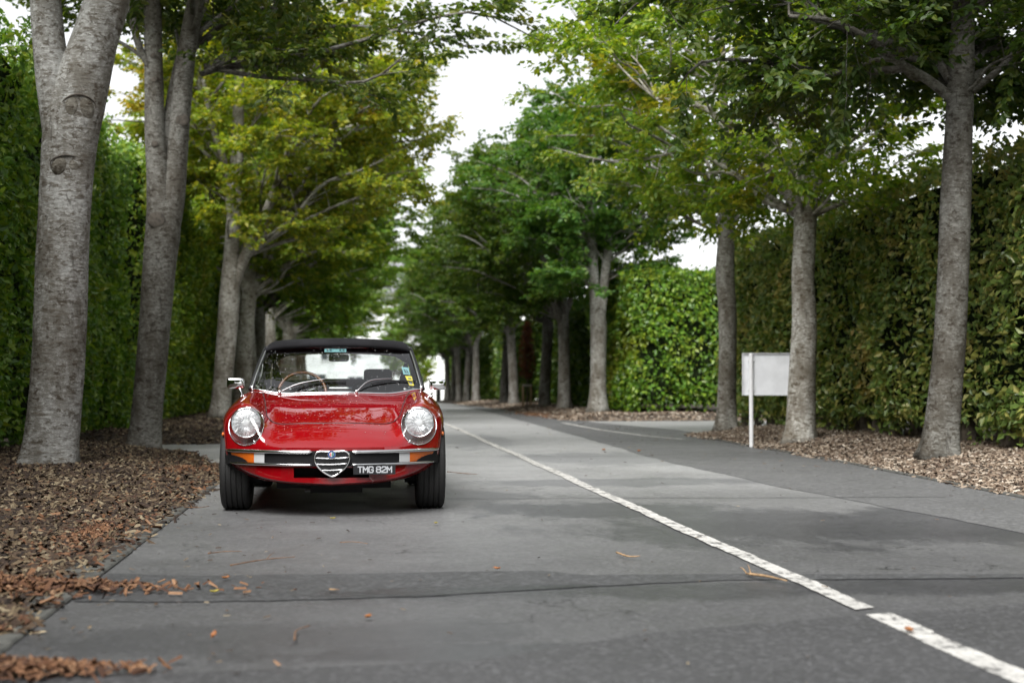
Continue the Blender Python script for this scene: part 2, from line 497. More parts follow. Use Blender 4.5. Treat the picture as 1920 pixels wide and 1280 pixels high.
# trench reinstatements across the road
def cross_patch(xa, xb, y0, y1, seed, z=.0038, mat=M_PATCH, amp=.03):
    xs = np.linspace(xa, xb, 160)
    a = np.interp(xs, [p[0] for p in y0], [p[1] for p in y0]) + amp * vnoise(xs, 0, 2.0, seed) + amp * .35 * vnoise(xs, 0, 12, seed + 1)
    b = np.interp(xs, [p[0] for p in y1], [p[1] for p in y1]) + amp * vnoise(xs, 0, 1.7, seed + 2) + amp * .35 * vnoise(xs, 0, 13, seed + 3)
    return ribbon("asphalt_patch", np.stack([xs, b], 1), np.stack([xs, a], 1), z, mat, road)
cross_patch(-1.12, 5.0, [(-1.12, 6.02), (-.7, 5.95), (.3, 5.98), (1.3, 6.25), (2.0, 6.3), (5, 6.05)], [(-1.12, 6.85), (-.7, 6.72), (.3, 6.74), (.9, 6.72), (1.1, 6.52), (2, 6.48), (5, 6.2)], 20)
cross_patch(-1.0, 6.2, [(-1, 1.0), (6, 1.0)], [(-1.0, 4.45), (.4, 4.6), (1.0, 5.0), (1.9, 5.3), (3.0, 5.55), (6, 5.7)], 30, .0045, M_NEARPATCH, .03)
# saw-cut joints sealed with tar
for (ya, yb, xa, xb, wd, sd_) in ((11.05, 10.6, -.7, 4.6, .016, 40), (17.2, 16.8, -.6, 3.6, .018, 43), (6.03, 5.98, -.25, .75, .005, 46)):
    xs = np.linspace(xa, xb, 120); yc = np.interp(xs, [xa, xb], [ya, yb]) + .02 * vnoise(xs, 0, 1.5, sd_) + .008 * vnoise(xs, 0, 8, sd_ + 1)
    w = wd * (1 + .5 * vnoise(xs, 0, 5, sd_ + 2))
    ribbon("tar_seam", np.stack([xs, yc + w / 2], 1), np.stack([xs, yc - w / 2], 1), .0056, M_SEAM, road)
# painted lines
def painted(xc, y0, y1, w, seed, z=.0068, skew=0.0):
    n = int((y1 - y0) / .025) if y1 < 40 else 1500
    ys = np.linspace(y0, y1, n)
    wob = .012 * vnoise(ys, 0, .9, seed) + .008 * vnoise(ys, 0, 3.0, seed + 1)
    e1 = .006 * vnoise(ys, 0, 6, seed + 2) + .005 * vnoise(ys, 0, 31, seed + 3); e2 = .006 * vnoise(ys, 0, 5, seed + 4) + .005 * vnoise(ys, 0, 33, seed + 5)
    ribbon("painted_line", np.stack([xc + wob - w / 2 + e1, ys], 1), np.stack([xc + wob + w / 2 + e2, ys + skew], 1), z, M_PAINT, road)
painted(2.03, 2.5, 5.30, .110, 60, skew=.03)
painted(2.03, 5.42, 96, .098, 61, skew=.05)
ysb = np.linspace(21.6, 30.6, 200)
xb_ = np.interp(ysb, [21.6, 23, 26, 30.6], [5.15, 4.85, 4.62, 4.6])
ribbon("painted_line", np.stack([xb_ - .05, ysb], 1), np.stack([xb_ + .05, ysb], 1), .0068, M_PAINT, road)
ysb = np.linspace(15.6, 20.4, 100)
ribbon("painted_line", np.stack([-1.52 + 0 * ysb, ysb], 1), np.stack([-1.40 + 0 * ysb, ysb], 1), .0068, M_PAINT, road)
ysb = np.linspace(52, 58, 30)
ribbon("painted_line", np.stack([4.55 + 0 * ysb, ysb], 1), np.stack([4.67 + 0 * ysb, ysb], 1), .0068, M_PAINT, road)

# flush concrete edging on the left, laid stone by stone
kerb = empty("kerb", (0, 0, 0)); tag(kerb, "flush concrete edging stones along the left mulch bed", "kerb", kind="structure")
sb = bmesh.new()
bmesh.ops.create_cube(sb, size=1.0)
for v in sb.verts: v.co.x *= .20; v.co.y *= .885; v.co.z *= .10
bmesh.ops.bevel(sb, geom=sb.edges[:], offset=.008, segments=1, affect='EDGES')
sm = bpy.data.meshes.new("kerb_stone"); sb.to_mesh(sm); sb.free(); sm.materials.append(M_CONC)
for i in range(17):
    o = link("kerb_stone", sm, None, kerb, (-1.235 + rng.uniform(-.004, .004), 1.9 + i * .895, -.036 + rng.uniform(-.003, .003)))
    o.rotation_euler = (0, 0, rng.uniform(-.006, .006))
# thin edging on the right
ed = MB()
yse = np.linspace(2, 23.2, 90)
ed.tube(np.stack([edge_right(yse) - .02 + .012 * vnoise(yse, 0, .8, 9), yse, gz(yse) + .006], 1), .02, 6)
tag(ed.build("edging_strip", M_CONC, smooth=True), "thin pale edging strip between asphalt and right mulch bed", "edging", kind="structure")

# mulch beds
def mulch_ground():
    t = NT("mulch_soil"); p = t.pos()
    c = t.mix(t.map(t.noise(p, 30, 4), .35, .65), (.020, .014, .010), (.06, .043, .029))
    c = t.mix(t.map(t.noise(t.scale(p, (1, .4, 1)), 70, 3), .55, .7), c, (.15, .115, .08))
    return t.done(t.pbsdf(Base_Color=c, Roughness=.95, Normal=t.bump(t.noise(p, 55, 4), .9, .03)))
M_SOIL = mulch_ground()
def bed(x0, x1, y0, y1, nx, ny, label):
    X, Y = np.meshgrid(np.linspace(x0, x1, nx), np.linspace(y0, y1, ny))
    o = MB().grid(np.stack([X, Y, bed_h(X, Y)], -1)).build("mulch_bed", M_SOIL, smooth=True)
    return tag(o, label, "mulch bed", kind="structure")
bed_ln = bed(-8, -1.0, -20, 19.2, 60, 300, "raised mulch bed under the two big near trunks on the left")
bed_lf = bed(-8, -1.0, 20, 112, 40, 300, "mulch bed under the left row of trees beyond the lay-by")
bed_rn = bed(4.7, 13, -20, 26, 60, 260, "mulch bed under the three near trees and sign on the right")
bed_rf = bed(4.3, 13, 30, 98, 50, 260, "mulch bed under the right row of trees beyond the side road")

def chips_mesh(P, L, W, H, rng, tilt=.35, curl=.25):
    n = len(P)
    a = rng.uniform(0, 2 * math.pi, n)
    pt = rng.normal(0, tilt, n)
    d = np.stack([np.cos(a) * np.cos(pt), np.sin(a) * np.cos(pt), np.sin(pt)], 1)
    s = np.stack([-np.sin(a), np.cos(a), rng.normal(0, tilt, n)], 1)
    s /= np.linalg.norm(s, axis=1)[:, None]
    u = np.cross(d, s)
    u *= np.sign(u[:, 2:3] + 1e-6)
    L, W, H = L[:, None], W[:, None], H[:, None]
    t1, t2 = rng.uniform(.55, 1, (n, 1)), rng.uniform(.4, 1, (n, 1))
    V = np.stack([P - d * L / 2 - s * W / 2 * t1, P + d * L / 2 - s * W / 2 * t2, P + d * L / 2 + s * W / 2 * t2, P - d * L / 2 + s * W / 2 * t1,
                  P - d * L * .42 + u * H * rng.uniform(.5, 1.2, (n, 1)), P + d * L * .40 + u * H * rng.uniform(.5, 1.2, (n, 1))], 1)
    b = (np.arange(n) * 6)[:, None]
    q = np.concatenate([b + np.array([0, 1, 5, 4]), b + np.array([2, 3, 4, 5])])
    t = np.concatenate([b + np.array([3, 0, 4]), b + np.array([1, 2, 5])])
    return np_mesh("chips", V, q, t)

def chip_mat(name, stops, dark, lo=.35, hi=.7):
    t = NT(name); isl = t.island()
    c = t.ramp(isl, stops)
    c = t.mix(t.math('MULTIPLY', t.map(t.noise(t.pos(), 1.3, 4, .6), lo, hi), .45), c, dark)
    c = t.mix(t.map(t.noise(t.pos(), 120, 2), .45, .75, 0, .45), c, dark)
    return t.done(t.pbsdf(Base_Color=c, Roughness=.85))
M_CHIP = chip_mat("bark_chips", [(0, (.011, .006, .003)), (.38, (.040, .022, .012)), (.66, (.100, .064, .035)), (.88, (.175, .130, .074)), (1, (.33, .27, .175))], (.020, .012, .008))
M_CHIP_PALE = chip_mat("pale_wood_chips", [(0, (.035, .022, .015)), (.3, (.105, .070, .045)), (.6, (.205, .155, .108)), (.85, (.34, .28, .215)), (1, (.52, .46, .38))], (.06, .034, .022))
M_LITTER = chip_mat("orange_bark_litter", [(0, (.040, .016, .008)), (.4, (.115, .048, .020)), (.75, (.19, .090, .040)), (1, (.27, .155, .085))], (.03, .012, .006), .45, .75)

def scatter(name, mat, label, n, xr, yr, size, rng, power=1.0, sdmin=-.10, which=None, cat="mulch"):
    u = rng.uniform(0, 1, n) ** power
    y = yr[0] + (yr[1] - yr[0]) * u
    x = rng.uniform(xr[0], xr[1], n)
    s = bed_sd(x, y); d = s[which]
    keep = d > sdmin * rng.uniform(0, 1, n) ** 2
    x, y = x[keep], y[keep]
    z = np.maximum(bed_h(x, y), gz(y) + .004) + rng.uniform(.0, .012, len(x))
    grow = 1 + .02 * np.maximum(y - 12, 0)
    L = size * rng.uniform(.5, 1.5, len(x)) * grow; W = L * rng.uniform(.22, .5, len(x)); H = L * rng.uniform(.08, .2, len(x))
    o = link(name, chips_mesh(np.stack([x, y, z], 1), L, W, H, rng), mat)
    return tag(o, label, cat, kind="stuff")
scatter("wood_chips", M_CHIP, "brown and straw coloured wood chips covering the near left bed", 60000, (-3.9, -1.05), (5.2, 18.7), .062, rng, 1.25, -.20, 0)
scatter("wood_chips", M_CHIP, "wood chips under the far left row of trees", 16000, (-4.5, -1.3), (20.5, 60), .06, rng, 1.5, -.1, 1)
scatter("wood_chips", M_CHIP_PALE, "pale wood chips covering the near right bed", 42000, (4.9, 8.6), (9.0, 25.2), .055, rng, 1.0, -.10, 2)
scatter("wood_chips", M_CHIP_PALE, "wood chips under the right row of trees beyond the side road", 20000, (4.6, 9.5), (30, 70), .06, rng, 1.6, -.1, 3)

def litter(label, n, cx, cy, hx, hy, height, size, rng, rot=0.0):
    r = np.abs(rng.normal(0, .5, n)); a = rng.uniform(0, 2 * math.pi, n)
    ux, uy = r * np.cos(a), r * np.sin(a)
    hh = np.maximum(0, 1 - np.hypot(ux, uy)) * height * rng.uniform(0, 1, n) ** .6
    x = cx + ux * hx * math.cos(rot) - uy * hy * math.sin(rot); y = cy + ux * hx * math.sin(rot) + uy * hy * math.cos(rot)
    z = np.maximum(np.maximum(bed_h(x, y), gz(y)), .012) + hh + .006
    L = size * rng.uniform(.5, 1.5, n); W = L * rng.uniform(.25, .55, n); H = L * rng.uniform(.08, .22, n)
    o = link("bark_litter", chips_mesh(np.stack([x, y, z], 1), L, W, H, rng, .45), M_LITTER)
    return tag(o, label, "bark litter", kind="stuff")
p1, p2_ = G(60, 1100), G(330, 1085)
litter("tongue of orange bark litter spilling onto the asphalt at lower left", 2600, -1.55, 6.28, .86, .20, .055, .042, rng, -.02)
litter("orange bark litter in the bottom left corner", 1700, -1.12, 4.52, .50, .11, .045, .036, rng, .0)
litter("orange litter along the toe of the left mulch bed beside the car", 1300, -1.47, 8.4, .20, 1.5, .02, .04, rng)
litter("orange litter on the bed tip where the left bed meets the asphalt", 900, -1.6, 14.2, .32, 1.6, .02, .045, rng)
litter("brown litter along the edge of the right bed beyond the side road", 700, 5.0, 37.5, .5, 3.5, .02, .06, rng)

n_o = 2600
xo = rng.uniform(-3.6, -1.15, n_o); yo = 5.2 + 13 * rng.uniform(0, 1, n_o) ** 1.3
ko = (bed_sd(xo, yo)[0] > -.2) & (rng.uniform(0, 1, n_o) < np.clip(.25 + .9 * smooth01((xo + 2.4) / 1.1) + .5 * vnoise(xo, yo, .9, 21), 0, 1))
xo, yo = xo[ko], yo[ko]
Lo = .05 * rng.uniform(.5, 1.5, len(xo))
tag(link("bark_litter", chips_mesh(np.stack([xo, yo, np.maximum(bed_h(xo, yo), .01) + rng.uniform(.008, .02, len(xo))], 1), Lo, Lo * rng.uniform(.25, .6, len(xo)), Lo * .15, rng), M_LITTER), "orange bark flakes sprinkled over the near left mulch bed", "bark litter", kind="stuff")
# ------------------------------------------------------------------ foliage
def unit(v): return v / (np.linalg.norm(v, axis=-1, keepdims=True) + 1e-9)

def leaves_mesh(name, P, Dr, N, L, W, rng, fold=.12, fine=False):
    Dr = unit(Dr); N = unit(N - Dr * (N * Dr).sum(1, keepdims=True)); B = np.cross(N, Dr)
    L, W = L[:, None], W[:, None]
    n = len(P)
    if not fine:
        V = np.stack([P, P + Dr * L * .45 + B * W / 2 + N * L * fold, P + Dr * L - N * L * .10, P + Dr * L * .45 - B * W / 2 + N * L * fold], 1)
        return np_mesh(name, V, np.arange(n * 4).reshape(-1, 4))
    V = np.stack([P, P + Dr * L * .30 + B * W * .46 + N * L * fold, P + Dr * L * .68 + B * W * .36 + N * L * fold * .6, P + Dr * L - N * L * .12,
                  P + Dr * L * .68 - B * W * .36 + N * L * fold * .6, P + Dr * L * .30 - B * W * .46 + N * L * fold], 1)
    b = (np.arange(n) * 6)[:, None]
    return np_mesh(name, V, np.concatenate([b + np.array([0, 1, 2, 3]), b + np.array([0, 3, 4, 5])]))

def grow_tree(seed, stems, env, n_limbs, n_sub, n_spray, n_leaf, leaf, zmin, extra=(), fine=False, sides=18, trunk_rings=40, sub_len=1.0, keep=None):
    """stems: list of (points+radius rows, local). env: (cx,cy,cz, rx,ry,rz_up,rz_dn).
       Returns the wood mesh builder and leaf arrays."""
    rg = np.random.default_rng(seed)
    wood = MB()
    pool = []
    for si, st in enumerate(stems):
        S = crom(st, trunk_rings if si == 0 else max(12, trunk_rings // 2))
        a = np.arange(sides) * 2 * math.pi / sides
        zz = S[:, 2][:, None]
        jit = 1 + .035 * np.sin(2 * a[None] + zz * 1.3 + seed) + .025 * np.sin(3 * a[None] - zz * 2.1 + seed * 2) + .02 * vnoise(zz * 3 + 0 * a[None], a[None] * 2 + 0 * zz, 1, seed % 13)
        if si == 0:
            jit = jit + np.exp(-np.maximum(zz - S[0, 2], 0) / .16) * (.26 + .22 * np.sin(4 * a[None] + seed))
            ringb = np.sin(zz * 9 + 3 * np.sin(zz * 2 + seed))
            jit = jit + .012 * np.maximum(0, ringb) ** 4
        wood.tube(S[:, :3], S[:, 3], sides, True, jit)
        pool.append(S)
    allp = np.vstack(pool)
    allp = allp[allp[:, 2] > zmin]
    cx, cy, cz, rx, ry, ru, rd = env
    O, A, LN = [], [], []
    # limb ends spread over the crown's shell
    ends = []
    ga = math.pi * (3 - math.sqrt(5))
    for i in range(n_limbs):
        u = 1 - 2 * (i + .5) / n_limbs
        th = i * ga + rg.uniform(-.4, .4)
        rr = rg.uniform(.62, 1.0)
        h = math.sqrt(max(0, 1 - u * u))
        ends.append(np.array([cx + rx * rr * h * math.cos(th), cy + ry * rr * h * math.sin(th), cz + (ru if u > 0 else rd) * u * rr]))
    jobs = [(None, e, None) for e in ends] + [(np.array(s), np.array(e), r) for (s, e, r) in extra]
    for (start, e, r0) in jobs:
        if start is None:
            hd = np.hypot(allp[:, 0] - e[0], allp[:, 1] - e[1])
            want = e[2] - hd * rg.uniform(.35, .85)
            k = np.argmin(np.abs(allp[:, 2] - np.maximum(want, zmin)) + hd * .5)
            start = allp[k, :3]; r0 = min(allp[k, 3] * .5, .008 + .0095 * np.linalg.norm(e - start))
        dist = np.linalg.norm(e - start)
        mid = start * .5 + e * .5 + np.array([0, 0, .10 * dist]) + rg.normal(0, .07, 3) * dist
        q1 = start * .75 + mid * .25 + rg.normal(0, .03, 3) * dist
        pts = np.vstack([start, (start + mid) / 2 + rg.normal(0, .03, 3) * dist, mid, (mid + e) / 2 + rg.normal(0, .04, 3) * dist, e])
        n = 14
        path = crom(pts, n)
        tt = np.linspace(0, 1, n)
        rad = r0 * (1 - tt) ** .8 + .006
        wood.tube(path, rad, 7, False)
        tang = unit(np.gradient(path, axis=0))
        out = unit(np.array([e[0] - cx, e[1] - cy, 0.0]) + 1e-6)
        for j in range(n_sub):
            t = rg.uniform(.22, 1.0) ** .8
            k = min(n - 1, int(t * (n - 1)))
            o = path[k]
            sd = rg.normal(0, 1, 3); sd[2] *= .42
            d = unit(tang[k] * .55 + unit(sd) * .8 + np.array([0, 0, .05]))
            ln = sub_len * rg.uniform(.45, 1.15) * (1.15 - .45 * t)
            m = 5
            sp = o + d * ln * np.linspace(0, 1, m)[:, None] + np.array([0, 0, -.10 * ln]) * (np.linspace(0, 1, m)[:, None] ** 2) + rg.normal(0, .02, (m, 3)) * np.linspace(0, 1, m)[:, None]
            if keep is not None and not keep(sp[-1]): continue
            wood.tube(sp, np.linspace(max(.005, rad[k] * .45), .0035, m), 4, False)
            for s_ in range(n_spray):
                u = .25 + .75 * (s_ + rg.uniform(.2, 1)) / n_spray
                p = o + d * ln * min(u, 1) + np.array([0, 0, -.10 * ln * u * u])
                ang = rg.choice([-1, 1]) * rg.uniform(.25, 1.05)
                ca, sa = math.cos(ang), math.sin(ang)
                ax = np.array([d[0] * ca - d[1] * sa, d[0] * sa + d[1] * ca, d[2] * .5 + rg.normal(-.10, .22)])
                O.append(p); A.append(ax); LN.append(rg.uniform(.28, .55))
    O = np.array(O); A = unit(np.array(A)); LN = np.array(LN)
    ns = len(O)
    N = np.array([0, 0, 1.0]) + rg.normal(0, .38, (ns, 3))
    N = unit(N - A * (N * A).sum(1, keepdims=True)); B = np.cross(N, A)
    u = (np.arange(n_leaf) + .5) / n_leaf
    side = np.where(np.arange(n_leaf) % 2 == 0, 1.0, -1.0)
    P = O[:, None] + A[:, None] * (LN[:, None] * u[None])[..., None] + rg.normal(0, .025, (ns, n_leaf, 3))
    Dl = A[:, None] * .65 + B[:, None] * side[None, :, None] * .8 + rg.normal(0, .22, (ns, n_leaf, 3)) + np.array([0, 0, -.12])
    Nl = N[:, None] + rg.normal(0, .5, (ns, n_leaf, 3))
    P, Dl, Nl = P.reshape(-1, 3), Dl.reshape(-1, 3), Nl.reshape(-1, 3)
    if keep is not None:
        ok = np.array([keep(p) for p in P]); P, Dl, Nl = P[ok], Dl[ok], Nl[ok]
    L = leaf * rg.uniform(.65, 1.2, len(P)); W = L * rg.uniform(.55, .72, len(P))
    return wood, leaves_mesh("crown", P, Dl, Nl, L, W, rg, .12, fine)

def tree_from(name, base, wood_me, crown_me, label, group, tint=(1, 1, 1), btint=(1, 1, 1), rz=0.0, leafm=None, scale=None):
    root = empty(name, base, rz)
    if scale: root.scale = scale
    t = link("trunk", wood_me, M_BARK, root); t.color = (*btint, 1)
    c = link("crown", crown_me, leafm or M_BEECH, root); c.color = (*tint, 1); c["kind"] = "stuff"
    tag(root, label, "tree", group)
    return root

def px_stem(rows, depth, base):
    """rows of (px, py, half width in px) on the photo at a given depth -> local polyline with radii"""
    out = []
    for r in rows:
        d = depth + (r[3] if len(r) > 3 else 0.0)
        p = D(r[0], r[1], d) - base
        out.append([*p, r[2] * d / FPX])
    return np.array(out)

def base_of(px, py, extra=0.0):
    """where a trunk seen at that pixel stands on the mulch"""
    d = ray(px, py)
    for Y in np.arange(6.0, 60.0, .02):
        p = np.array([0, 0, CAM_H]) + d * (Y / d[1])
        if p[2] <= bed_h(p[0], p[1]): break
    return p, float((p - np.array([0, 0, CAM_H])) @ FWD)

def on_line(px, X):
    """the point of the tree row x = X that the photo shows at column px"""
    d = ray(px, 715)
    Y = X / (d[0] / d[1])
    return np.array([X, Y, float(bed_h(X, Y))])

LEFT, RIGHT = "beech trees in the left row", "beech trees in the right row"

# --- left, nearest: thick pale trunk with two big branch scars
b, dp = base_of(92, 872)
st0 = px_stem([(92, 885, 52), (100, 800, 50), (108, 680, 48), (114, 560, 47), (120, 430, 46), (126, 330, 47), (133, 250, 50), (150, 170, 50), (175, 80, 44), (205, -20, 41), (232, -150, 35), (262, -320, 26), (285, -520, 16), (300, -700, 8)], dp, b)
st1 = px_stem([(118, 300, 30), (105, 190, 32, -.02), (92, 90, 31), (84, 0, 29), (76, -120, 25), (58, -300, 18), (40, -480, 10), (30, -620, 5)], dp, b)
env = (.35, .2, 6.2, 2.9, 3.0, 1.8, 1.5)
wood, crown = grow_tree(11, [st0, st1], env, 20, 9, 5, 15, .10, 4.3, extra=[((.55, 0, 4.5), (3.1, .6, 5.0), .035), ((.5, -.1, 4.6), (2.4, 1.6, 5.0), .03)], fine=True, sides=28, trunk_rings=90)
t_l1 = tree_from("beech_tree", b, wood.mesh("trunk", True), crown, "nearest left beech with two eye shaped bark scars on its thick trunk", LEFT, (.80, .78, .70), (.86, .88, .90))
def trunk_of(root):
    return [c for c in root.children if c.name.startswith('trunk')][0].data
def trunk_hit(me, px, py, base):
    bb = bmesh.new(); bb.from_mesh(me); tree = BVHTree.FromBMesh(bb); bb.free()
    h = tree.ray_cast(Vector(np.array([0, 0, CAM_H]) - base), Vector(ray(px, py)))
    return np.array(h[0]), np.array(h[1])
def scar(parent, px, py, depth, w, h, base):
    """healed branch collar: two rounded lips inside a raised dark rim"""
    c, _ = trunk_hit(trunk_of(parent), px, py, base)
    toc = -ray(px, py); toc = toc / np.linalg.norm(toc)
    r = np.cross([0, 0, 1.0], toc); r /= np.linalg.norm(r); u = np.cross(toc, r)
    k = depth / FPX; w, h = w * k, h * k
    m = MB()
    a = np.linspace(-.25, math.pi + .35, 24)
    ring = c + np.outer(np.cos(a) * w * (1 + .06 * np.sin(3 * a)), r) + np.outer(np.sin(a) * h, u) + toc * .004
    ring -= np.outer((np.cos(a) ** 2) * .055, toc)
    m.tube(ring, .009 * np.sin(np.linspace(.12, math.pi - .12, 24)) ** .6, 6, False)
    rim = m.build("branch_scar", M_SCAR_RIM, parent, True)
    for s in (-1, 1):
        mm = MB().ellipsoid((0, 0, 0), (1, 1, 1), 16, 10)
        V = mm.v[0]
        mm.v[0] = c + np.outer(V[:, 0] * w * .50 + s * w * .46, r) + np.outer(V[:, 2] * h * .86 - (V[:, 0] * s) * h * .12, u) + np.outer(V[:, 1] * .034 - .020 - .030 * (s * .5 + V[:, 0] * .5) ** 2, toc)
        lp = mm.build("scar_lip", M_BARK, rim, True); lp.color = (.50, .48, .44, 1)
scar(t_l1, 148, 203, dp - .235, 30, 26, b)
scar(t_l1, 126, 312, dp - .20, 30, 21, b)

# --- left, second: forks low into two stems
b = G(268, 836, .06); dp = float((b - np.array([0, 0, CAM_H])) @ FWD)
st0 = px_stem([(268, 848, 33), (274, 780, 30), (284, 680, 29), (293, 580, 29), (300, 490, 30), (305, 420, 31), (297, 340, 22), (291, 250, 19), (289, 150, 18), (287, 60, 17), (284, -40, 15), (275, -200, 12), (262, -380, 7)], dp, b)
st1 = px_stem([(308, 450, 24), (322, 380, 22), (330, 310, 20, .05), (338, 220, 19, .06), (348, 120, 18, .08), (362, 30, 17, .1), (385, -80, 14, .1), (420, -250, 9, .1), (450, -400, 5, .1)], dp, b)
st2 = px_stem([(306, 285, 9, .04), (316, 220, 10, .1), (326, 160, 9, .18), (340, 90, 7, .25)], dp, b)
st3 = px_stem([(290, 140, 6, -.05), (262, 90, 7, -.1), (246, 20, 7, -.15), (236, -60, 5, -.2)], dp, b)
env = (.4, .2, 6.9, 2.9, 2.8, 1.3, 1.4)
wood, crown = grow_tree(23, [st0, st1, st2, st3], env, 26, 11, 5, 15, .10, 5.0,
    extra=[((.75, .1, 4.95), (5.2, -.5, 5.30), .034), ((.75, .1, 5.0), (4.5, .7, 5.45), .032), ((.75, .1, 5.0), (3.6, -.9, 5.25), .03), ((.72, .1, 4.9), (2.9, .5, 5.15), .028), ((.7, .1, 4.9), (2.1, -.4, 5.1), .026), ((.7, .1, 4.9), (1.3, -.2, 5.1), .02)], fine=True, sides=24, trunk_rings=80)
t_l2 = tree_from("beech_tree", b, wood.mesh("trunk", True), crown, "second left beech whose dark trunk forks low into two tall stems", LEFT, (.85, .82, .66), (.55, .55, .54))
for (px, py, w) in ((287, 105, 6), (289, 150, 6), (290, 270, 7), (293, 412, 17), (342, 225, 13)):
    rs = MB().ellipsoid((0, 0, 0), (1, 1, 1), 12, 8); V = rs.v[0]
    toc = -unit(ray(px, py)); k = (dp - .13) / FPX
    rs.v[0] = trunk_hit(trunk_of(t_l2), px, py, b)[0] + V * np.array([w * k, .012, w * k * .9])
    rs.build("bark_scar", M_SCAR_RIM, t_l2, True)

# --- left, third: behind the car's mirror, amber crown
b, dp = base_of(412, 784)
st0 = px_stem([(412, 788, 20), (418, 720, 18), (424, 640, 18), (430, 560, 19), (434, 480, 15), (440, 380, 13), (446, 250, 11), (450, 100, 8), (455, -30, 4)], dp, b)
st1 = px_stem([(434, 545, 12), (455, 490, 11), (480, 440, 10), (510, 370, 8), (545, 270, 6), (570, 150, 4)], dp, b)
st2 = px_stem([(436, 470, 8), (425, 330, 7), (400, 240, 6), (380, 150, 4)], dp, b)
env = (1.55, .3, 6.75, 4.3, 3.2, 2.9, 2.9)
wood, crown = grow_tree(31, [st0, st1, st2], env, 54, 13, 6, 15, .12, 3.3, sides=18, trunk_rings=50)
t_l3 = tree_from("beech_tree", b, wood.mesh("trunk", True), crown, "third left beech with amber leaves, its pale trunk beside the car's mirror", LEFT, (2.3, 1.8, .85), (.95, .95, .92))

# --- right, nearest
b, dp = base_of(1760, 856)
st0 = px_stem([(1758, 862, 36), (1766, 790, 33), (1775, 700, 31), (1783, 600, 29), (1789, 480, 28), (1793, 360, 27), (1797, 250, 25), (1802, 130, 24), (1808, 0, 21), (1815, -150, 17), (1820, -330, 11), (1826, -500, 6)], dp, b)
st1 = px_stem([(1785, 185, 10), (1740, 150, 9, -.1), (1690, 120, 8, -.3), (1630, 75, 7, -.5), (1560, 40, 5, -.7), (1480, 30, 3, -.9)], dp, b)
st2 = px_stem([(1808, 160, 8), (1840, 135, 7, .1), (1890, 112, 6, .2), (1950, 90, 4, .3)], dp, b)
st3 = px_stem([(1782, 150, 9), (1752, 110, 8, .3), (1700, 80, 7, .6), (1640, 62, 5, 1.0), (1570, 55, 3, 1.4)], dp, b)
env = (.2, .1, 5.8, 3.0, 3.0, 1.7, 1.9)
wood, crown = grow_tree(43, [st0, st1, st2, st3], env, 38, 12, 6, 15, .10, 3.7,
    extra=[((-.3, 0, 4.3), (-3.4, .3, 4.55), .045), ((-.3, 0, 4.1), (-2.6, .8, 4.0), .04), ((-.2, 0, 4.0), (-1.8, -.4, 3.85), .035), ((-.2, 0, 4.2), (-1.4, .7, 3.75), .03), ((.2, 0, 4.1), (1.6, .5, 4.3), .03), ((.2, 0, 3.9), (1.2, 1.2, 3.9), .03)], fine=True, sides=26, trunk_rings=80)
t_r1 = tree_from("beech_tree", b, wood.mesh("trunk", True), crown, "nearest right beech, tall dark trunk speckled with lichen at the right edge", RIGHT, (.62, .68, .50), (.46, .46, .45))  # low bark tint puts the shade on this trunk into its colour

# --- right, second (in front of the sign)
b, dp = base_of(1502, 826)
st0 = px_stem([(1500, 832, 29), (1503, 760, 26), (1506, 680, 24), (1508, 600, 22), (1505, 520, 21), (1509, 440, 21), (1511, 385, 22), (1514, 310, 16), (1518, 220, 14), (1525, 110, 11), (1535, -40, 8), (1545, -200, 4)], dp, b)
st1 = px_stem([(1500, 395, 11), (1470, 355, 9, -.1), (1435, 312, 8, -.2), (1400, 262, 7, -.3), (1355, 225, 6, -.4), (1300, 195, 5, -.5), (1230, 185, 3, -.6)], dp, b)
st2 = px_stem([(1520, 380, 10), (1545, 320, 8, .1), (1560, 230, 7, .2), (1590, 110, 5, .3)], dp, b)
st3 = px_stem([(1508, 370, 9), (1490, 300, 8, .2), (1470, 200, 6, .4), (1440, 90, 4, .6)], dp, b)
env = (-.35, .1, 5.6, 3.3, 2.9, 2.4, 2.8)
wood, crown = grow_tree(57, [st0, st1, st2, st3], env, 44, 10, 5, 15, .105, 3.0, sides=22, trunk_rings=70)
t_r2 = tree_from("beech_tree", b, wood.mesh("trunk", True), crown, "right beech with pale trunk standing in front of the white sign", RIGHT, (2.1, 2.0, .95), (1.5, 1.5, 1.48))

# --- right, third
b, dp = base_of(1361, 806)
st0 = px_stem([(1361, 811, 21), (1363, 740, 18), (1365, 660, 17), (1364, 580, 17), (1359, 510, 17), (1362, 440, 15), (1363, 380, 14), (1360, 300, 10), (1357, 180, 8), (1352, 40, 5)], dp, b)
st1 = px_stem([(1366, 400, 9), (1390, 350, 7, .2), (1420, 290, 6, .4), (1450, 200, 4, .6)], dp, b)
st2 = px_stem([(1358, 395, 8), (1335, 350, 7, .2), (1300, 290, 5, .3), (1260, 210, 3, .4)], dp, b)
env = (-.5, .2, 5.9, 3.0, 3.0, 2.6, 2.5)
wood, crown = grow_tree(61, [st0, st1, st2], env, 34, 9, 5, 15, .115, 3.2, sides=20, trunk_rings=60)
t_r3 = tree_from("beech_tree", b, wood.mesh("trunk", True), crown, "right beech with slim trunk left of the white sign by the side road", RIGHT, (1.5, 1.45, .70), (.95, .95, .93))

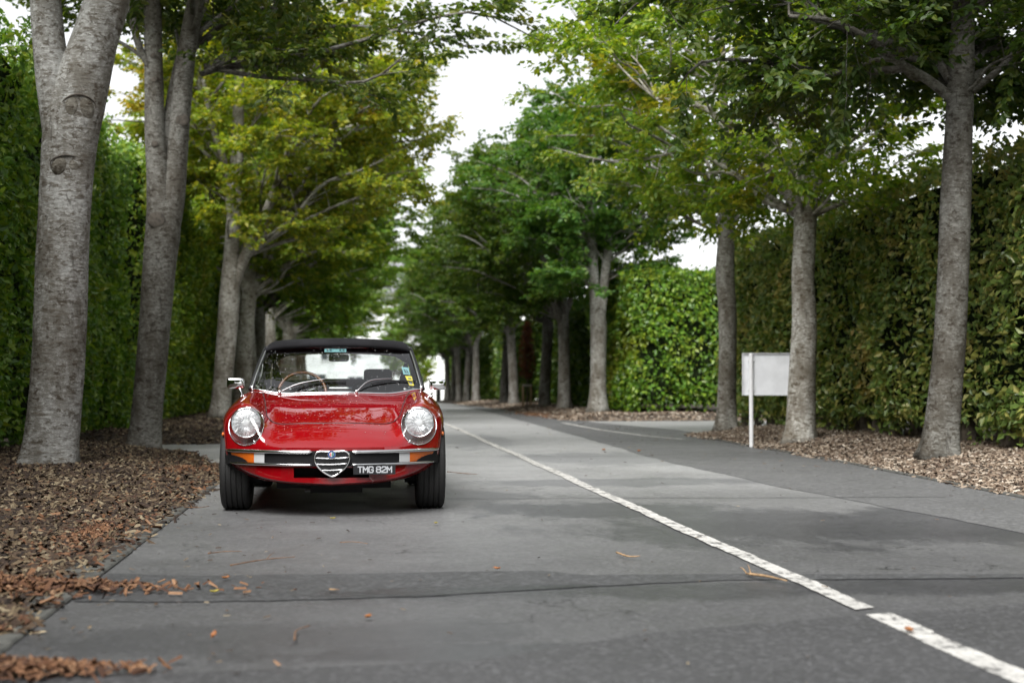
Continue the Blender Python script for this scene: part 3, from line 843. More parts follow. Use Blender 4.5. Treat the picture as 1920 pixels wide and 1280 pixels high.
# --- right, fourth: beyond the side road, deep green crown
b, dp = base_of(1122, 773)
st0 = px_stem([(1121, 777, 18), (1121, 720, 15), (1122, 660, 15), (1122, 600, 16), (1115, 540, 10), (1110, 440, 8), (1105, 300, 5), (1100, 170, 3)], dp, b)
st1 = px_stem([(1125, 610, 10), (1132, 540, 9), (1142, 430, 7), (1150, 300, 4)], dp, b)
env = (-.2, .2, 5.9, 3.3, 2.9, 2.7, 2.8)
wood, crown = grow_tree(71, [st0, st1], env, 44, 12, 6, 15, .125, 3.0, sides=16, trunk_rings=40)
t_r4 = tree_from("beech_tree", b, wood.mesh("trunk", True), crown, "right beech with forked trunk and deep green crown just past the side road", RIGHT, (.95, 1.30, 1.15), (1.0, 1.02, 1.02))

# --- the rest of the avenue: four grown trees, used again turned and tinted
generic = []
for i, sd_ in enumerate((101, 113, 127, 139)):
    lean = [(.12, .1), (-.1, .05), (.05, -.12), (-.15, -.05)][i]
    h = 8.2
    st0 = np.array([[0, 0, -.12, .22], [.02, .0, .5, .19], [lean[0] * .5, lean[1] * .5, 1.6, .175], [lean[0], lean[1], 2.7, .175], [lean[0] * 1.4, lean[1] * 2, 4.2, .12], [lean[0] * 2, lean[1] * 2, 6, .08], [lean[0] * 2, lean[1], h, .03]])
    st1 = np.array([[lean[0] * .9, lean[1], 2.4, .12], [.35 + lean[0], .15, 3.3, .11], [.75, .25, 4.6, .08], [1.1, .3, 6.4, .04]])
    st2 = np.array([[lean[0] * .9, lean[1], 2.6, .10], [-.3 + lean[0], -.2, 3.4, .09], [-.7, -.4, 4.8, .06], [-.9, -.5, 6.2, .03]])
    wood, crown = grow_tree(sd_, [st0, st1, st2][: 3 if i % 2 == 0 else 2], (.9, 0, 6.1, 3.5, 2.9, 2.7, 3.4), 44, 11, 6, 13, .14, 2.5, sides=14, trunk_rings=36)
    generic.append((wood.mesh("trunk", True), crown))

ord_ = ["fourth", "fifth", "sixth", "seventh", "eighth", "ninth", "tenth", "eleventh", "twelfth", "thirteenth"]
left_px = [(453, (1.35, 1.2, .65)), (468, (1.2, 1.2, .65)), (484, (1.0, 1.1, .65)), (512, (.85, 1.0, .65)), (532, (.9, 1.0, .65)), (548, (.95, 1.1, .7)), (561, (1.0, 1.1, .8)), (572, (1, 1.1, .8))]
for i, (px, tint) in enumerate(left_px):
    p = on_line(px, -2.75)
    w_, c_ = generic[i % 4]
    tree_from("beech_tree", p, w_, c_, ("%s beech trunk of the left row, counted from the camera, pale grey" % ord_[i]), LEFT, tuple(v * 1.75 for v in tint), (1.45, 1.45, 1.42), rz=[0, .5, -.4, .3, -.2, .6, 0, -.5][i], scale=([1.2, 1.25, 1.3, 1.38, 1.42, 1.45, 1.45, 1.45][i], 1, [1.14, 1.16, 1.12, 1.14, 1.1, 1.12, 1.06, 1.08][i]))
right_px = [(1060, (.95, 1.05, .72)), (1022, (.85, 1.0, .75)), (964, (.9, 1.0, .62)), (946, (.9, 1.0, .6)), (893, (.75, .95, .6)), (876, (.85, .95, .6)), (862, (.8, 1.0, .65)), (850, (.9, 1.0, .6)), (839, (1.1, 1.05, .55))]
for i, (px, tint) in enumerate(right_px):
    p = on_line(px, 6.07)
    w_, c_ = generic[(i + 2) % 4]
    tree_from("beech_tree", p, w_, c_, ("%s beech trunk of the right row, counted from the camera" % ord_[i + 1]), RIGHT, tint, [(.95,) * 3, (.72,) * 3, (.8,) * 3, (.5,) * 3, (.7,) * 3, (.8,) * 3, (.78,) * 3, (.75,) * 3, (.55,) * 3][i], rz=math.pi + [0, .4, -.3, .6, -.2, .3, -.5, .2, 0][i], scale=(.95, .95, [.95, .97, 1, .96, 1.02, 1, 1.04, .98, 1][i]))
# avenue trees beside and behind the viewpoint (they show in the paintwork and shade the road)
far_back = ['first', 'second', 'third', 'fourth']
for k, (x, y) in enumerate(((-3.0, -9.0), (6.3, -11.0), (-3.0, -16.0), (6.3, -17.5), (-3.0, -22.0), (6.3, -24.0), (-3.0, -28.0), (6.3, -30.0))):
    tree_from("beech_tree", (x, y, float(bed_h(x, y))), *generic[k % 4], "%s beech behind the viewer on the %s, mirrored in the chrome" % (far_back[k // 2], "left" if x < 0 else "right"), "beech trees at the viewer's back", (.9, 1, .7), rz=0 if x < 0 else math.pi, scale=(.9, .9, 1.12))

yt = 106.0; xt_ = float(ray(792, 715)[0] / ray(792, 715)[1] * yt)
tree_from("small_tree", (xt_, yt, float(gz(yt))), *generic[1], "small yellow green tree in front of the white house", None, (2.3, 2.2, .9), (.8, .8, .8), rz=2.0, scale=(.50, .50, .46))
xt_ = float(ray(735, 715)[0] / ray(735, 715)[1] * 112)
tree_from("small_tree", (xt_, 112.0, float(gz(112.0))), *generic[2], "small green tree rising above the car roof before the white house", None, (1.5, 1.8, .9), (.8, .8, .8), rz=.7, scale=(.55, .55, .75))

# --- hedges
def hedge(label, face_x, depth, y0, y1, h, side, mat, n_per_m2, leaf, seed, z0=.1, ends=(True, True), tint=(1, 1, 1), stems=False, fine=False, top_n=.6, back=True):
    """clipped hedge: side=+1 when its road face looks to -x (right of the road)"""
    rg = np.random.default_rng(seed)
    xa, xb = (face_x, face_x + depth) if side > 0 else (face_x - depth, face_x)
    ym = (y0 + y1) / 2
    root = empty("hedge", ((xa + xb) / 2, ym, float(gz(ym))))
    org = np.array([(xa + xb) / 2, ym, float(gz(ym))])
    def hh(y): return h + .10 * vnoise(y, 0, .5, seed) + .07 * vnoise(y, 0, 1.7, seed + 1)
    def disp(y, z): return .19 * vnoise(y, z, .7, seed + 2) + .10 * vnoise(y, z, 2.1, seed + 3)
    P, N = [], []
    def face_road():
        n = int((y1 - y0) * h * n_per_m2)
        y = rg.uniform(y0, y1, n); z = z0 + (hh(y) - z0) * rg.uniform(0, 1, n)
        under = np.exp(-((z - z0) / .25))
        x = face_x + side * (disp(y, z) * 1.0 + np.abs(rg.normal(0, .10, n)) - .06 + .14 * under)
        P.append(np.stack([x, y, z + gz(y)], 1)); N.append(np.tile([-side, 0, .25], (n, 1)))
    def face_end(y, sgn):
        n = int(depth * h * n_per_m2)
        x = rg.uniform(xa, xb, n); z = z0 + (hh(np.full(n, y)) - z0) * rg.uniform(0, 1, n)
        yy = y - sgn * (disp(x, z) + np.abs(rg.normal(0, .1, n)) - .06 + .16 * np.exp(-((z - z0) / .3)))
        P.append(np.stack([x, yy, z + gz(yy)], 1)); N.append(np.tile([0, sgn, .25], (n, 1)))
    def face_top():
        n = int((y1 - y0) * depth * n_per_m2 * top_n)
        y = rg.uniform(y0, y1, n); x = rg.uniform(xa, xb, n)
        z = hh(y) + rg.normal(0, .05, n) + np.maximum(0, rg.normal(-.1, .14, n))
        P.append(np.stack([x, y, z + gz(y)], 1)); N.append(np.tile([0, 0, 1.0], (n, 1)))
    def face_back():
        n = int((y1 - y0) * h * n_per_m2 * .12)
        y = rg.uniform(y0, y1, n); z = z0 + (hh(y) - z0) * rg.uniform(0, 1, n)
        x = (xb if side > 0 else xa) - side * np.abs(rg.normal(0, .1, n))
        P.append(np.stack([x, y, z + gz(y)], 1)); N.append(np.tile([side, 0, .3], (n, 1)))
    face_road(); face_top()
    if stems:
        n = int((y1 - y0) * depth * n_per_m2 * .9)
        y = rg.uniform(y0, y1, n); x = rg.uniform(xa, xb, n)
        z = z0 + .12 - np.abs(rg.normal(0, .16, n)) * (1 + vnoise(y, 0, 1.6, seed + 9))
        P.append(np.stack([x, y, np.maximum(z, .14) + gz(y)], 1)); N.append(np.tile([-side, 0, -.2], (n, 1)))
    if back: face_back()
    if ends[0]: face_end(y0, -1)
    if ends[1]: face_end(y1, 1)
    P, N = np.vstack(P), np.vstack(N)
    # thin patches and hollows; far fewer leaves beside and behind the viewer
    dens = np.clip(.86 + .75 * vnoise(P[:, 1] + P[:, 0], P[:, 2], 1.9, seed + 11), .12, 1)
    dens = np.where(P[:, 1] < 8.5, dens * .2, dens)
    kp = rg.uniform(0, 1, len(P)) < dens
    P, N = P[kp], N[kp]
    # sprigs the shears have missed
    ns = len(P) // 60
    ix = rg.integers(0, len(P), ns); tip = unit(N[ix] + rg.normal(0, .5, (ns, 3)) + np.array([0, 0, .4]))
    sprig = (P[ix][:, None] + tip[:, None] * (np.linspace(.02, .20, 6)[None, :, None] * rg.uniform(.4, 1.3, (ns, 1, 1))) + rg.normal(0, .012, (ns, 6, 3))).reshape(-1, 3)
    P = np.vstack([P, sprig]); N = np.vstack([N, np.repeat(tip, 6, 0)])
    n = len(P)
    Nn = unit(N + rg.normal(0, .55, (n, 3)))
    Dd = rg.normal(0, .6, (n, 3)) + N * .35 + np.array([0, 0, -.35])
    L = leaf * rg.uniform(.5, 1.45, n) * (1 + .012 * np.maximum(P[:, 1] - 14, 0)); W = L * rg.uniform(.5, .72, n)
    f = link("foliage", leaves_mesh("foliage", P - org, Dd, Nn, L, W, rg, .12, fine), mat, root); f.color = (*tint, 1); f["kind"] = "stuff"
    # dark core box, the shade inside the hedge put into its colour
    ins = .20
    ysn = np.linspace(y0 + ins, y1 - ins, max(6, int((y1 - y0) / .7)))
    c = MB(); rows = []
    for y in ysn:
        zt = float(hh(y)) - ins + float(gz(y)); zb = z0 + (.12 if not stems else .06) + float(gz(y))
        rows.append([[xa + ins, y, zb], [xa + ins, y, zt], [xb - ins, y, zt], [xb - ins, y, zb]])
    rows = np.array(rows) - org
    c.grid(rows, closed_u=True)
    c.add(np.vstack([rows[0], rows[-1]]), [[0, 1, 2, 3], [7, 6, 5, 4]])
    c.build("shade_core", M_CORE, root)
    if stems:
        xs0 = face_x + side * .42
        k = 0
        yy = max(y0, 9.0) + .3
        stemm = None
        while yy < min(y1, 40):
            yj = yy + rg.uniform(-.12, .12); r = rg.uniform(.06, .12)
            zb = float(bed_h(xs0, yj)) - .03
            m = MB(); a = np.arange(9) * 2 * math.pi / 9
            pts = np.array([[0, 0, 0], [rg.normal(0, .015), rg.normal(0, .02), .3], [rg.normal(0, .03), rg.normal(0, .03), .7]])
            m.tube(crom(pts, 6), np.linspace(r * 1.25, r * .85, 6), 9)
            m.build("stem", M_STEM, root, True, loc=tuple(np.array([xs0 + rg.uniform(-.1, .15), yj, zb]) - org))
            yy += rg.uniform(.4, .65)
    return tag(root, label, "hedge", "clipped hedges lining the avenue")

hedge("dark tall clipped hedge behind the two near left trunks", -3.75, 1.5, -14, 24.2, 4.85, -1, M_HEDGE, 520, .088, 3, .12, (False, True), (1.75, 1.85, 1.2))
hedge("bright yellowish green clipped hedge behind the third left trunk", -3.65, 1.5, 25.0, 44, 5.0, -1, M_HEDGE, 480, .088, 4, .15, (True, False), (2.1, 1.95, 1.0))  # tint: partly yellowish new growth, partly light from the gap painted in
hedge("far left clipped hedge behind the row of pale trunks", -3.75, 1.4, 44.2, 100, 4.3, -1, M_HEDGE, 160, .13, 5, .15, (False, False), (1.1, 1.1, .9))
hedge("near right clipped hedge with browning leaves and bare stems at its foot", 7.35, 1.5, -14, 27.4, 3.55, 1, M_HEDGE_BROWN, 520, .088, 6, .42, (False, True), (3.0, 2.65, 2.3), stems=True)
hedge("bright green hedge block facing the side road between two right trunks", 6.75, 3.2, 33.6, 39.0, 3.55, 1, M_HEDGE, 420, .095, 7, .22, (True, False), (1.65, 1.75, .95))
hedge("far right clipped hedge running behind the distant trunks", 7.0, 1.5, 39.1, 96, 3.4, 1, M_HEDGE, 170, .13, 8, .2, (False, True), (1.1, 1.15, .9))

# --- staked sapling
p = on_line(988, 5.75)
sap = empty("sapling", tuple(p)); tag(sap, "russet leaved young sapling tied to two wooden stakes in the right row", "sapling")
rg = np.random.default_rng(5)
MB().tube(crom(np.array([[0, 0, -.05], [.02, 0, 1.0], [-.02, .02, 2.0], [0, 0, 2.7]]), 10), np.linspace(.03, .008, 10), 7).build("stem", M_STEM, sap, True)
n = 900
zz = rg.uniform(.95, 2.75, n); rr = rg.uniform(0, 1, n) ** .6 * np.interp(zz, [.9, 1.3, 2.0, 2.8], [.14, .30, .22, .05]); aa = rg.uniform(0, 6.28, n)
Pn = np.stack([rr * np.cos(aa), rr * np.sin(aa), zz], 1)
f = link("foliage", leaves_mesh("foliage", Pn, rg.normal(0, 1, (n, 3)), rg.normal(0, 1, (n, 3)), np.full(n, .11), np.full(n, .065), rg), M_RED_LEAF, sap); f["kind"] = "stuff"
M_STAKE = plain("stake_timber", (.42, .29, .17), .8, 0, .2, 20)
for dx in (-.13, .13):
    m = MB(); m.tube(np.array([[dx, -.02, -.1], [dx, -.02, .5], [dx + .004, -.02, .74]]), [.038, .038, .035], 8)
    m.build("stake", M_STAKE, sap, True, 40)
MB().box((-.16, -.065, .66), (.16, -.055, .72)).build("tie", plain("tie_strap", (.45, .42, .36), .7), sap)

# --- the white sign seen from behind
M_SIGN = plain("sign_white_enamel", (.66, .67, .69), .45, 0, .08, 5)
M_POST = plain("sign_post_white", (.72, .72, .73), .4, 0, .04, 12)
z_s = .05
p = G(1409, 835, z_s); z_s = float(bed_h(p[0], p[1])); p = G(1409, 835, max(z_s, 0.02))
sgn = empty("sign", tuple(p), R(-13)); tag(sgn, "blank back of a white sign board on white posts before the right hedge", "sign")
dps = float((p - np.array([0, 0, CAM_H])) @ FWD); k = dps / FPX
zt, zb_ = 173 * k, 94 * k
m = MB(); m.box((-16 * k, .030, zb_), (112 * k, .036, zt)); pn = m.build("panel", M_SIGN, sgn)
m = MB(); m.box((-16 * k - .004, .0, zb_ - .004), (-16 * k + .004, .04, zt + .004)); m.build("flange", M_POST, pn)
m = MB(); m.box((112 * k - .004, .0, zb_ - .004), (112 * k + .004, .04, zt + .004)); m.build("flange", M_POST, pn)
m = MB(); m.box((-16 * k + .005, .002, zt - .003), (112 * k - .005, .030, zt + .003)); m.build("flange", M_POST, pn)
for dx in (0, 96 * k):
    m = MB(); m.tube(np.array([[dx, 0, -.2], [dx, 0, .4], [dx, 0, zt - .004]]), .029, 16); m.build("post", M_POST, sgn, True, 40)
    for zc in (zb_ + .09, zt - .09):
        MB().box((dx - .045, -.002, zc - .015), (dx + .045, .0295, zc + .015)).build("bracket", M_POST, sgn)

# --- white house closing the avenue
M_WALL = plain("house_render", (.80, .80, .80), .8, 0, .04, 3)
M_ROOF = plain("house_roof", (.16, .16, .17), .8, 0, .2, 4)
M_WFR = plain("window_frame_paint", (.70, .70, .70), .5)
t = NT("window_glass_dark"); M_WGL = t.done(t.pbsdf(Base_Color=t.mix(t.noise(t.obj(), .8), (.03, .04, .05), (.07, .085, .10)), Roughness=.08))
Y0 = 128.0; g0 = float(gz(Y0))
hs = empty("house", (6.0, Y0, g0)); tag(hs, "white rendered house closing the far end of the avenue", "house")
m = MB(); m.box((-13, 0, -.5), (13, 9, 9.5)); m.build("wall", M_WALL, hs)
m = MB(); V = np.array([[-13.6, -.6, 9.5], [13.6, -.6, 9.5], [13.6, 9.6, 9.5], [-13.6, 9.6, 9.5], [-13.6, 4.5, 12.5], [13.6, 4.5, 12.5], ])
V2 = V + np.array([0, 0, .25]); m.add(np.vstack([V2]), [[0, 1, 5, 4], [2, 3, 4, 5]], [[0, 4, 3], [1, 2, 5]]); m.box((-13.6, -.6, 9.48), (13.6, 9.6, 9.76))
m.build("roof", M_ROOF, hs)
win = [(-9.6, .9, 1.5, 1.5), (-6.15, .85, 1.35, 1.35), (-3.2, 3.6, .9, 1.0), (-1.0, .9, 1.4, 1.5), (3.0, .9, 1.6, 1.5), (7.5, .9, 1.5, 1.5), (-8.5, 3.7, 1.2, 1.2), (2.2, 3.7, 1.2, 1.2), (6.5, 3.7, 1.2, 1.2)]
for (x, z, w, h_) in win:
    fr = MB()
    for (a0, a1, c0, c1) in ((x - .1, x + w + .1, z - .1, z), (x - .1, x + w + .1, z + h_, z + h_ + .1), (x - .1, x, z, z + h_), (x + w, x + w + .1, z, z + h_)):
        fr.box((a0, -.07, c0), (a1, .02, c1))
    wo = fr.build("window", M_WFR, hs)
    MB().box((x, -.03, z), (x + w / 2 - .03, .01, z + h_)).build("pane", M_WGL, wo)
    MB().box((x + w / 2 + .03, -.03, z), (x + w, .01, z + h_)).build("pane", M_WGL, wo)
    MB().box((x + w / 2 - .03, -.05, z), (x + w / 2 + .03, .02, z + h_)).build("mullion", M_WFR, wo)
# dark bollard where the beds end
p = on_line(822, 5.75)
bo = empty("bollard", (p[0], 94.0, float(gz(94.0)))); bo.location.x = float(ray(822, 715)[0] / ray(822, 715)[1] * 94)
tag(bo, "dark post standing at the far end of the right tree row", "bollard")
M_BOL = plain("bollard_paint", (.02, .025, .022), .6)
MB().tube(np.array([[0, 0, -.2], [0, 0, .5], [0, 0, 1.05]]), .16, 12).build("post", M_BOL, bo, True, 40)
MB().ellipsoid((0, 0, 1.05), (.18, .18, .09), 12, 8).build("cap", M_BOL, bo, True)
# ------------------------------------------------------------------ the red convertible
def paint(name, col):
    t = NT(name)
    f = t.noise(t.obj(), 900, 1)
    c = t.mix(f, tuple(x * .96 for x in col), tuple(min(1, x * 1.04) for x in col))
    return t.done(t.pbsdf(Base_Color=c, Roughness=.5, Specular_IOR_Level=.0, Coat_Weight=1.0, Coat_Roughness=.0, Coat_IOR=1.85))
M_RED = paint("red_car_paint", (.20, .0013, .004))
M_CHROME = plain("chrome", (.78, .78, .79), .07, 1.0, .02, 10)
M_BLACKRUB = plain("black_rubber", (.006, .006, .007), .6, 0, .2, 40, Specular_IOR_Level=.25)
M_BLACKPL = plain("black_plastic", (.010, .010, .011), .35, 0, .1, 40)
M_UNDER = plain("underbody_black", (.010, .010, .010), .8, 0, .4, 12)
M_TRIM = plain("interior_vinyl", (.016, .016, .018), .5, 0, .2, 50)
M_WOOD = plain("wheel_rim_wood", (.22, .065, .018), .25, 0, .3, 25, Coat_Weight=.6)
M_PLATE = plain("number_plate_black", (.008, .008, .010), .35)
M_SILVER = plain("plate_silver", (.36, .37, .39), .4)
M_STEEL = plain("dull_steel", (.30, .30, .31), .4, .9, .15, 20)

def fabric():
    t = NT("soft_top_fabric"); o = t.obj()
    f = t.noise(o, 400, 2); g = t.noise(o, 5, 3)
    c = t.mix(t.map(g, .3, .7), (.005, .005, .006), (.010, .010, .012))
    return t.done(t.pbsdf(Base_Color=c, Roughness=.9, Specular_IOR_Level=.2, Normal=t.bump(f, .4, .002)))
M_FABRIC = fabric()

def tyre_mat():
    t = NT("tyre_rubber"); o = t.obj()
    w = t.n("ShaderNodeTexWave", {'Vector': o, 'Scale': 26.0, 'Distortion': .6}, bands_direction='Z').outputs['Fac']
    c = t.mix(t.noise(o, 25, 4), (.006, .006, .006), (.016, .0155, .015))
    return t.done(t.pbsdf(Base_Color=c, Roughness=.75, Normal=t.bump(w, .25, .004)))
M_TYRE = tyre_mat()

def glass(name, tint=(1, 1, 1), refl=1.0, haze=0.0, ior=1.5):
    t = NT(name)
    tr = t.n("ShaderNodeBsdfTransparent", {'Color': (*tint, 1)}).outputs[0]
    gl = t.n("ShaderNodeBsdfGlossy", {'Color': (1, 1, 1, 1), 'Roughness': .01}).outputs[0]
    fc = t.n("ShaderNodeLayerWeight", {'Blend': .5}).outputs['Facing']
    fr = t.math('MULTIPLY', t.math('ADD', t.math('MULTIPLY', t.math('POWER', fc, 5.0), .95), .05), refl, True)
    sh = t.n("ShaderNodeMixShader", {0: fr, 1: tr, 2: gl}).outputs[0]
    if haze:
        df = t.n("ShaderNodeBsdfDiffuse", {'Color': (.75, .77, .78, 1)}).outputs[0]
        sh = t.n("ShaderNodeMixShader", {0: t.math('MULTIPLY', t.map(t.noise(t.obj(), 7, 4), .3, .8), haze), 1: sh, 2: df}).outputs[0]
    return t.done(sh)
M_WIND = glass("windscreen_glass", (.78, .82, .82), 2.4)
M_REARW = glass("rear_window_plastic", (.85, .87, .88), .8, .25)
M_COVER = glass("headlight_cover_glass", (.97, .97, .97), 1.4, .05)

def lens_mat():
    t = NT("headlight_lens"); o = t.obj()
    xyz = t.n("ShaderNodeSeparateXYZ", {0: o})
    ang = t.math('ARCTAN2', xyz.outputs[2], xyz.outputs[0])
    rad = t.math('SQRT', t.math('ADD', t.math('MULTIPLY', xyz.outputs[0], xyz.outputs[0]), t.math('MULTIPLY', xyz.outputs[2], xyz.outputs[2])))
    sp = t.math('ADD', t.math('MULTIPLY', t.math('SINE', t.math('MULTIPLY', ang, 17.0)), .10), t.math('MULTIPLY', t.noise(t.scale(o, (30, 30, 30)), 1.3, 5, .7, 1.5), 1.0))
    w = t.math('ADD', t.map(sp, .1, .9, .0, .8), t.map(rad, .030, .012, .0, .6), True)  # pale rays and bright centre: the reflector's gleam put into the lens colour
    tr = t.n("ShaderNodeBsdfTransparent", {'Color': (.93, .95, .96, 1)}).outputs[0]
    nb = t.bump(w, .5, .004)
    gl = t.n("ShaderNodeBsdfGlossy", {'Color': (1, 1, 1, 1), 'Roughness': .12, 'Normal': nb}).outputs[0]
    df = t.n("ShaderNodeBsdfDiffuse", {'Color': (.85, .88, .90, 1), 'Normal': nb}).outputs[0]
    a = t.n("ShaderNodeMixShader", {0: t.map(w, .0, .9, .20, .75), 1: tr, 2: df}).outputs[0]
    return t.done(t.n("ShaderNodeMixShader", {0: .22, 1: a, 2: gl}).outputs[0])
M_LENS = lens_mat()
def reflector():
    t = NT("headlight_reflector"); o = t.obj()
    g = t.n("ShaderNodeTexNoise", {'Vector': t.scale(o, (1, .2, 1)), 'Scale': 45.0, 'Detail': 3}).outputs['Fac']
    return t.done(t.pbsdf(Base_Color=t.mix(g, (.62, .64, .66), (.92, .93, .95)), Metallic=1.0, Roughness=.22, Normal=t.bump(g, .35, .01)))
M_REFL = reflector()
def lamp_plastic(name, col):
    t = NT(name); o = t.obj()
    w = t.n("ShaderNodeTexWave", {'Vector': o, 'Scale': 40.0}, bands_direction='X').outputs['Fac']
    return t.done(t.pbsdf(Base_Color=t.mix(w, tuple(x * .75 for x in col), col), Roughness=.2, Coat_Weight=.5, Normal=t.bump(w, .3, .003)))
M_AMBER = lamp_plastic("amber_lens", (.62, .13, .010))
M_CLEAR = lamp_plastic("clear_lens", (.50, .51, .52))

NOSE = .72                                       # front axle behind the nose
CAR_RZ = -.0131
ax_c = D(626.5, 952, 10.12)
car_o = ax_c - np.array([math.sin(.0131), math.cos(.0131), 0]) * NOSE
car = empty("car", (car_o[0], car_o[1], 0.0), CAR_RZ)
tag(car, "red classic convertible with black soft top parked facing the camera", "car")

def pchip(x, xp, fp):
    xp, fp = np.asarray(xp, float), np.asarray(fp, float)
    h = np.diff(xp); d = np.diff(fp) / h
    m = np.zeros_like(fp)
    m[1:-1] = np.where(d[:-1] * d[1:] > 0, 2 * d[:-1] * d[1:] / (d[:-1] + d[1:] + 1e-12 * np.sign(d[:-1] + d[1:] + 1e-15)), 0)
    m[0], m[-1] = d[0], d[-1]
    i = np.clip(np.searchsorted(xp, x, 'right') - 1, 0, len(h) - 1)
    t = (x - xp[i]) / h[i]
    return (2 * t ** 3 - 3 * t ** 2 + 1) * fp[i] + (t ** 3 - 2 * t ** 2 + t) * h[i] * m[i] + (-2 * t ** 3 + 3 * t ** 2) * fp[i + 1] + (t ** 3 - t ** 2) * h[i] * m[i + 1]

TS = [0, .02, .06, .12, .20, .30, .50, .72, 1.0, 1.35, 1.8, 2.3, 2.9, 3.4, 3.85, 4.08]
TB = dict(
    bz=[.462, .483, .514, .545, .582, .613, .660, .707, .759, .805, .825, .835, .84, .815, .76, .71],
    cz=[.458, .500, .590, .668, .722, .749, .769, .786, .806, .828, .835, .835, .83, .81, .755, .70],
    vz=[.460, .480, .508, .535, .569, .598, .643, .689, .742, .791, .824, .833, .836, .812, .757, .705],
    cx=[.585, .585, .586, .588, .590, .595, .605, .615, .625, .635, .64, .64, .64, .62, .58, .56],
    W=[.705, .716, .727, .737, .748, .759, .773, .783, .790, .80, .81, .815, .81, .79, .75, .71],
    zm=[.405, .415, .43, .45, .475, .50, .53, .55, .56, .56, .56, .56, .56, .56, .55, .53],
    zl=[.352, .345, .340, .335, .330, .325, .30, .27, .235, .215, .21, .21, .215, .26, .32, .36],
    xb=[.660, .668, .675, .685, .695, .70, .71, .72, .728, .735, .74, .74, .735, .71, .67, .64],
    zc=[.222, .212, .206, .20, .197, .195, .19, .19, .19, .19, .19, .19, .19, .22, .28, .32])

def half_profile(t, n=46):
    g = {k: float(pchip(np.array(t), TS, v)) for k, v in TB.items()}
    W, cx, cz, vz, bz = g['W'], g['cx'], g['cz'], g['vz'], g['bz']
    f = max(0.0, 1 - t / .9)                      # the valance curls up to the corners only at the nose
    pts = [(0, g['zc']), (.36, g['zc'] + .022 * f + .002), (.55, g['zc'] + .068 * f + .004 + (1 - f) * .0), (g['xb'], g['zl']),
           (W * .988, g['zl'] * .45 + g['zm'] * .55), (W, g['zm']), (W - .012, g['zm'] + .52 * (cz - g['zm'])), (W * .42 + cx * .58, cz - .10 * (cz - g['zm']) - .008),
           (cx, cz), (cx - .085, cz - .30 * (cz - vz) - .002), (.42, vz), (.21, vz * .38 + bz * .62 + .001), (0, bz)]
    return crom(np.array(pts), n)

def sweep(x, t):
    return t + .36 * (np.abs(x) / .72) ** 2.4 * np.maximum(0, 1 - t / 1.1) ** 2 - .10 * (np.abs(x) / .72) ** 2.2 * np.maximum(0, (t - 3.2) / .9) ** 2

NP_ = 46
tt = np.concatenate([[0, .008, .02, .035, .05], np.linspace(.07, .4, 18), np.linspace(.44, 1.4, 26), np.linspace(1.5, 3.2, 24), np.linspace(3.27, 4.08, 14)])
rows = []
for t_ in tt:
    h = half_profile(float(t_), NP_)
    x = np.concatenate([h[:, 0], -h[-2:0:-1, 0]]); z = np.concatenate([h[:, 1], h[-2:0:-1, 1]])
    rows.append(np.stack([x, sweep(x, t_), z], 1))
rows = np.array(rows); nr, nc = rows.shape[:2]
bm_ = MB(); bm_.grid(rows, closed_u=True)
def cap_quads(base, flip):
    q = []
    for i in range(NP_ // 2 - 1):
        a = [base + i, base + i + 1, base + NP_ - 2 - i, base + NP_ - 1 - i]
        q.append(a[::-1] if flip else a)
        m = lambda k: base + ((nc - k) % nc)
        b_ = [m(i), m(i + 1), m(NP_ - 2 - i), m(NP_ - 1 - i)]
        q.append(b_ if flip else b_[::-1])
    return q
bm_.q.append(np.array(cap_quads(0, True))); bm_.q.append(np.array(cap_quads((nr - 1) * nc, False)))
raw = bm_.mesh("body_raw", True)
bmx = bmesh.new(); bmx.from_mesh(raw)
bmesh.ops.remove_doubles(bmx, verts=bmx.verts, dist=.0004)
bmesh.ops.recalc_face_normals(bmx, faces=bmx.faces)
bmx.to_mesh(raw)
BVH = BVHTree.FromBMesh(bmx); bmx.free()

def top_z(x, y):
    h = BVH.ray_cast(Vector((x, y, 3)), Vector((0, 0, -1)))
    return h[0].z if h[0] else .5
def front_y(x, z):
    h = BVH.ray_cast(Vector((x, -2, z)), Vector((0, 1, 0)))
    return h[0].y if h[0] else .4
def side_x(y, z, s):
    h = BVH.ray_cast(Vector((3 * s, y, z)), Vector((-s, 0, 0)))
    return h[0].x if h[0] else .75 * s

# cutters: wheel wells, cockpit, headlight buckets, intake
cut = MB()
HX, HZ, HRX, HRZ = .588, .598, .121, .126
for s in (-1, 1):
    for yc in (NOSE, 2.97):
        a = np.arange(48) * 2 * math.pi / 48
        ring = lambda x, r=.338: np.stack([np.full(48, x), yc + r * np.cos(a), .30 + r * np.sin(a)], 1)
        V = np.vstack([ring(.50 * s), ring(1.0 * s), [[.50 * s, yc, .30], [1.0 * s, yc, .30]]])
        q = [[i, (i + 1) % 48, 48 + (i + 1) % 48, 48 + i] for i in range(48)]
        t3 = [[96, (i + 1) % 48, i] for i in range(48)] + [[97, 48 + i, 48 + (i + 1) % 48] for i in range(48)]
        cut.add(V, q, t3)
    a = np.arange(40) * 2 * math.pi / 40
    V = np.vstack([np.stack([HX * s + HRX * np.cos(a), np.full(40, -.3), HZ + HRZ * np.sin(a)], 1), np.stack([HX * s + HRX * np.cos(a), np.full(40, .41), HZ + HRZ * np.sin(a)], 1), [[HX * s, -.3, HZ], [HX * s, .41, HZ]]])
    q = [[i, (i + 1) % 40, 40 + (i + 1) % 40, 40 + i] for i in range(40)]
    t3 = [[80, (i + 1) % 40, i] for i in range(40)] + [[81, 40 + i, 40 + (i + 1) % 40] for i in range(40)]
    cut.add(V, q, t3)
xsq = np.linspace(-.60, .60, 21)
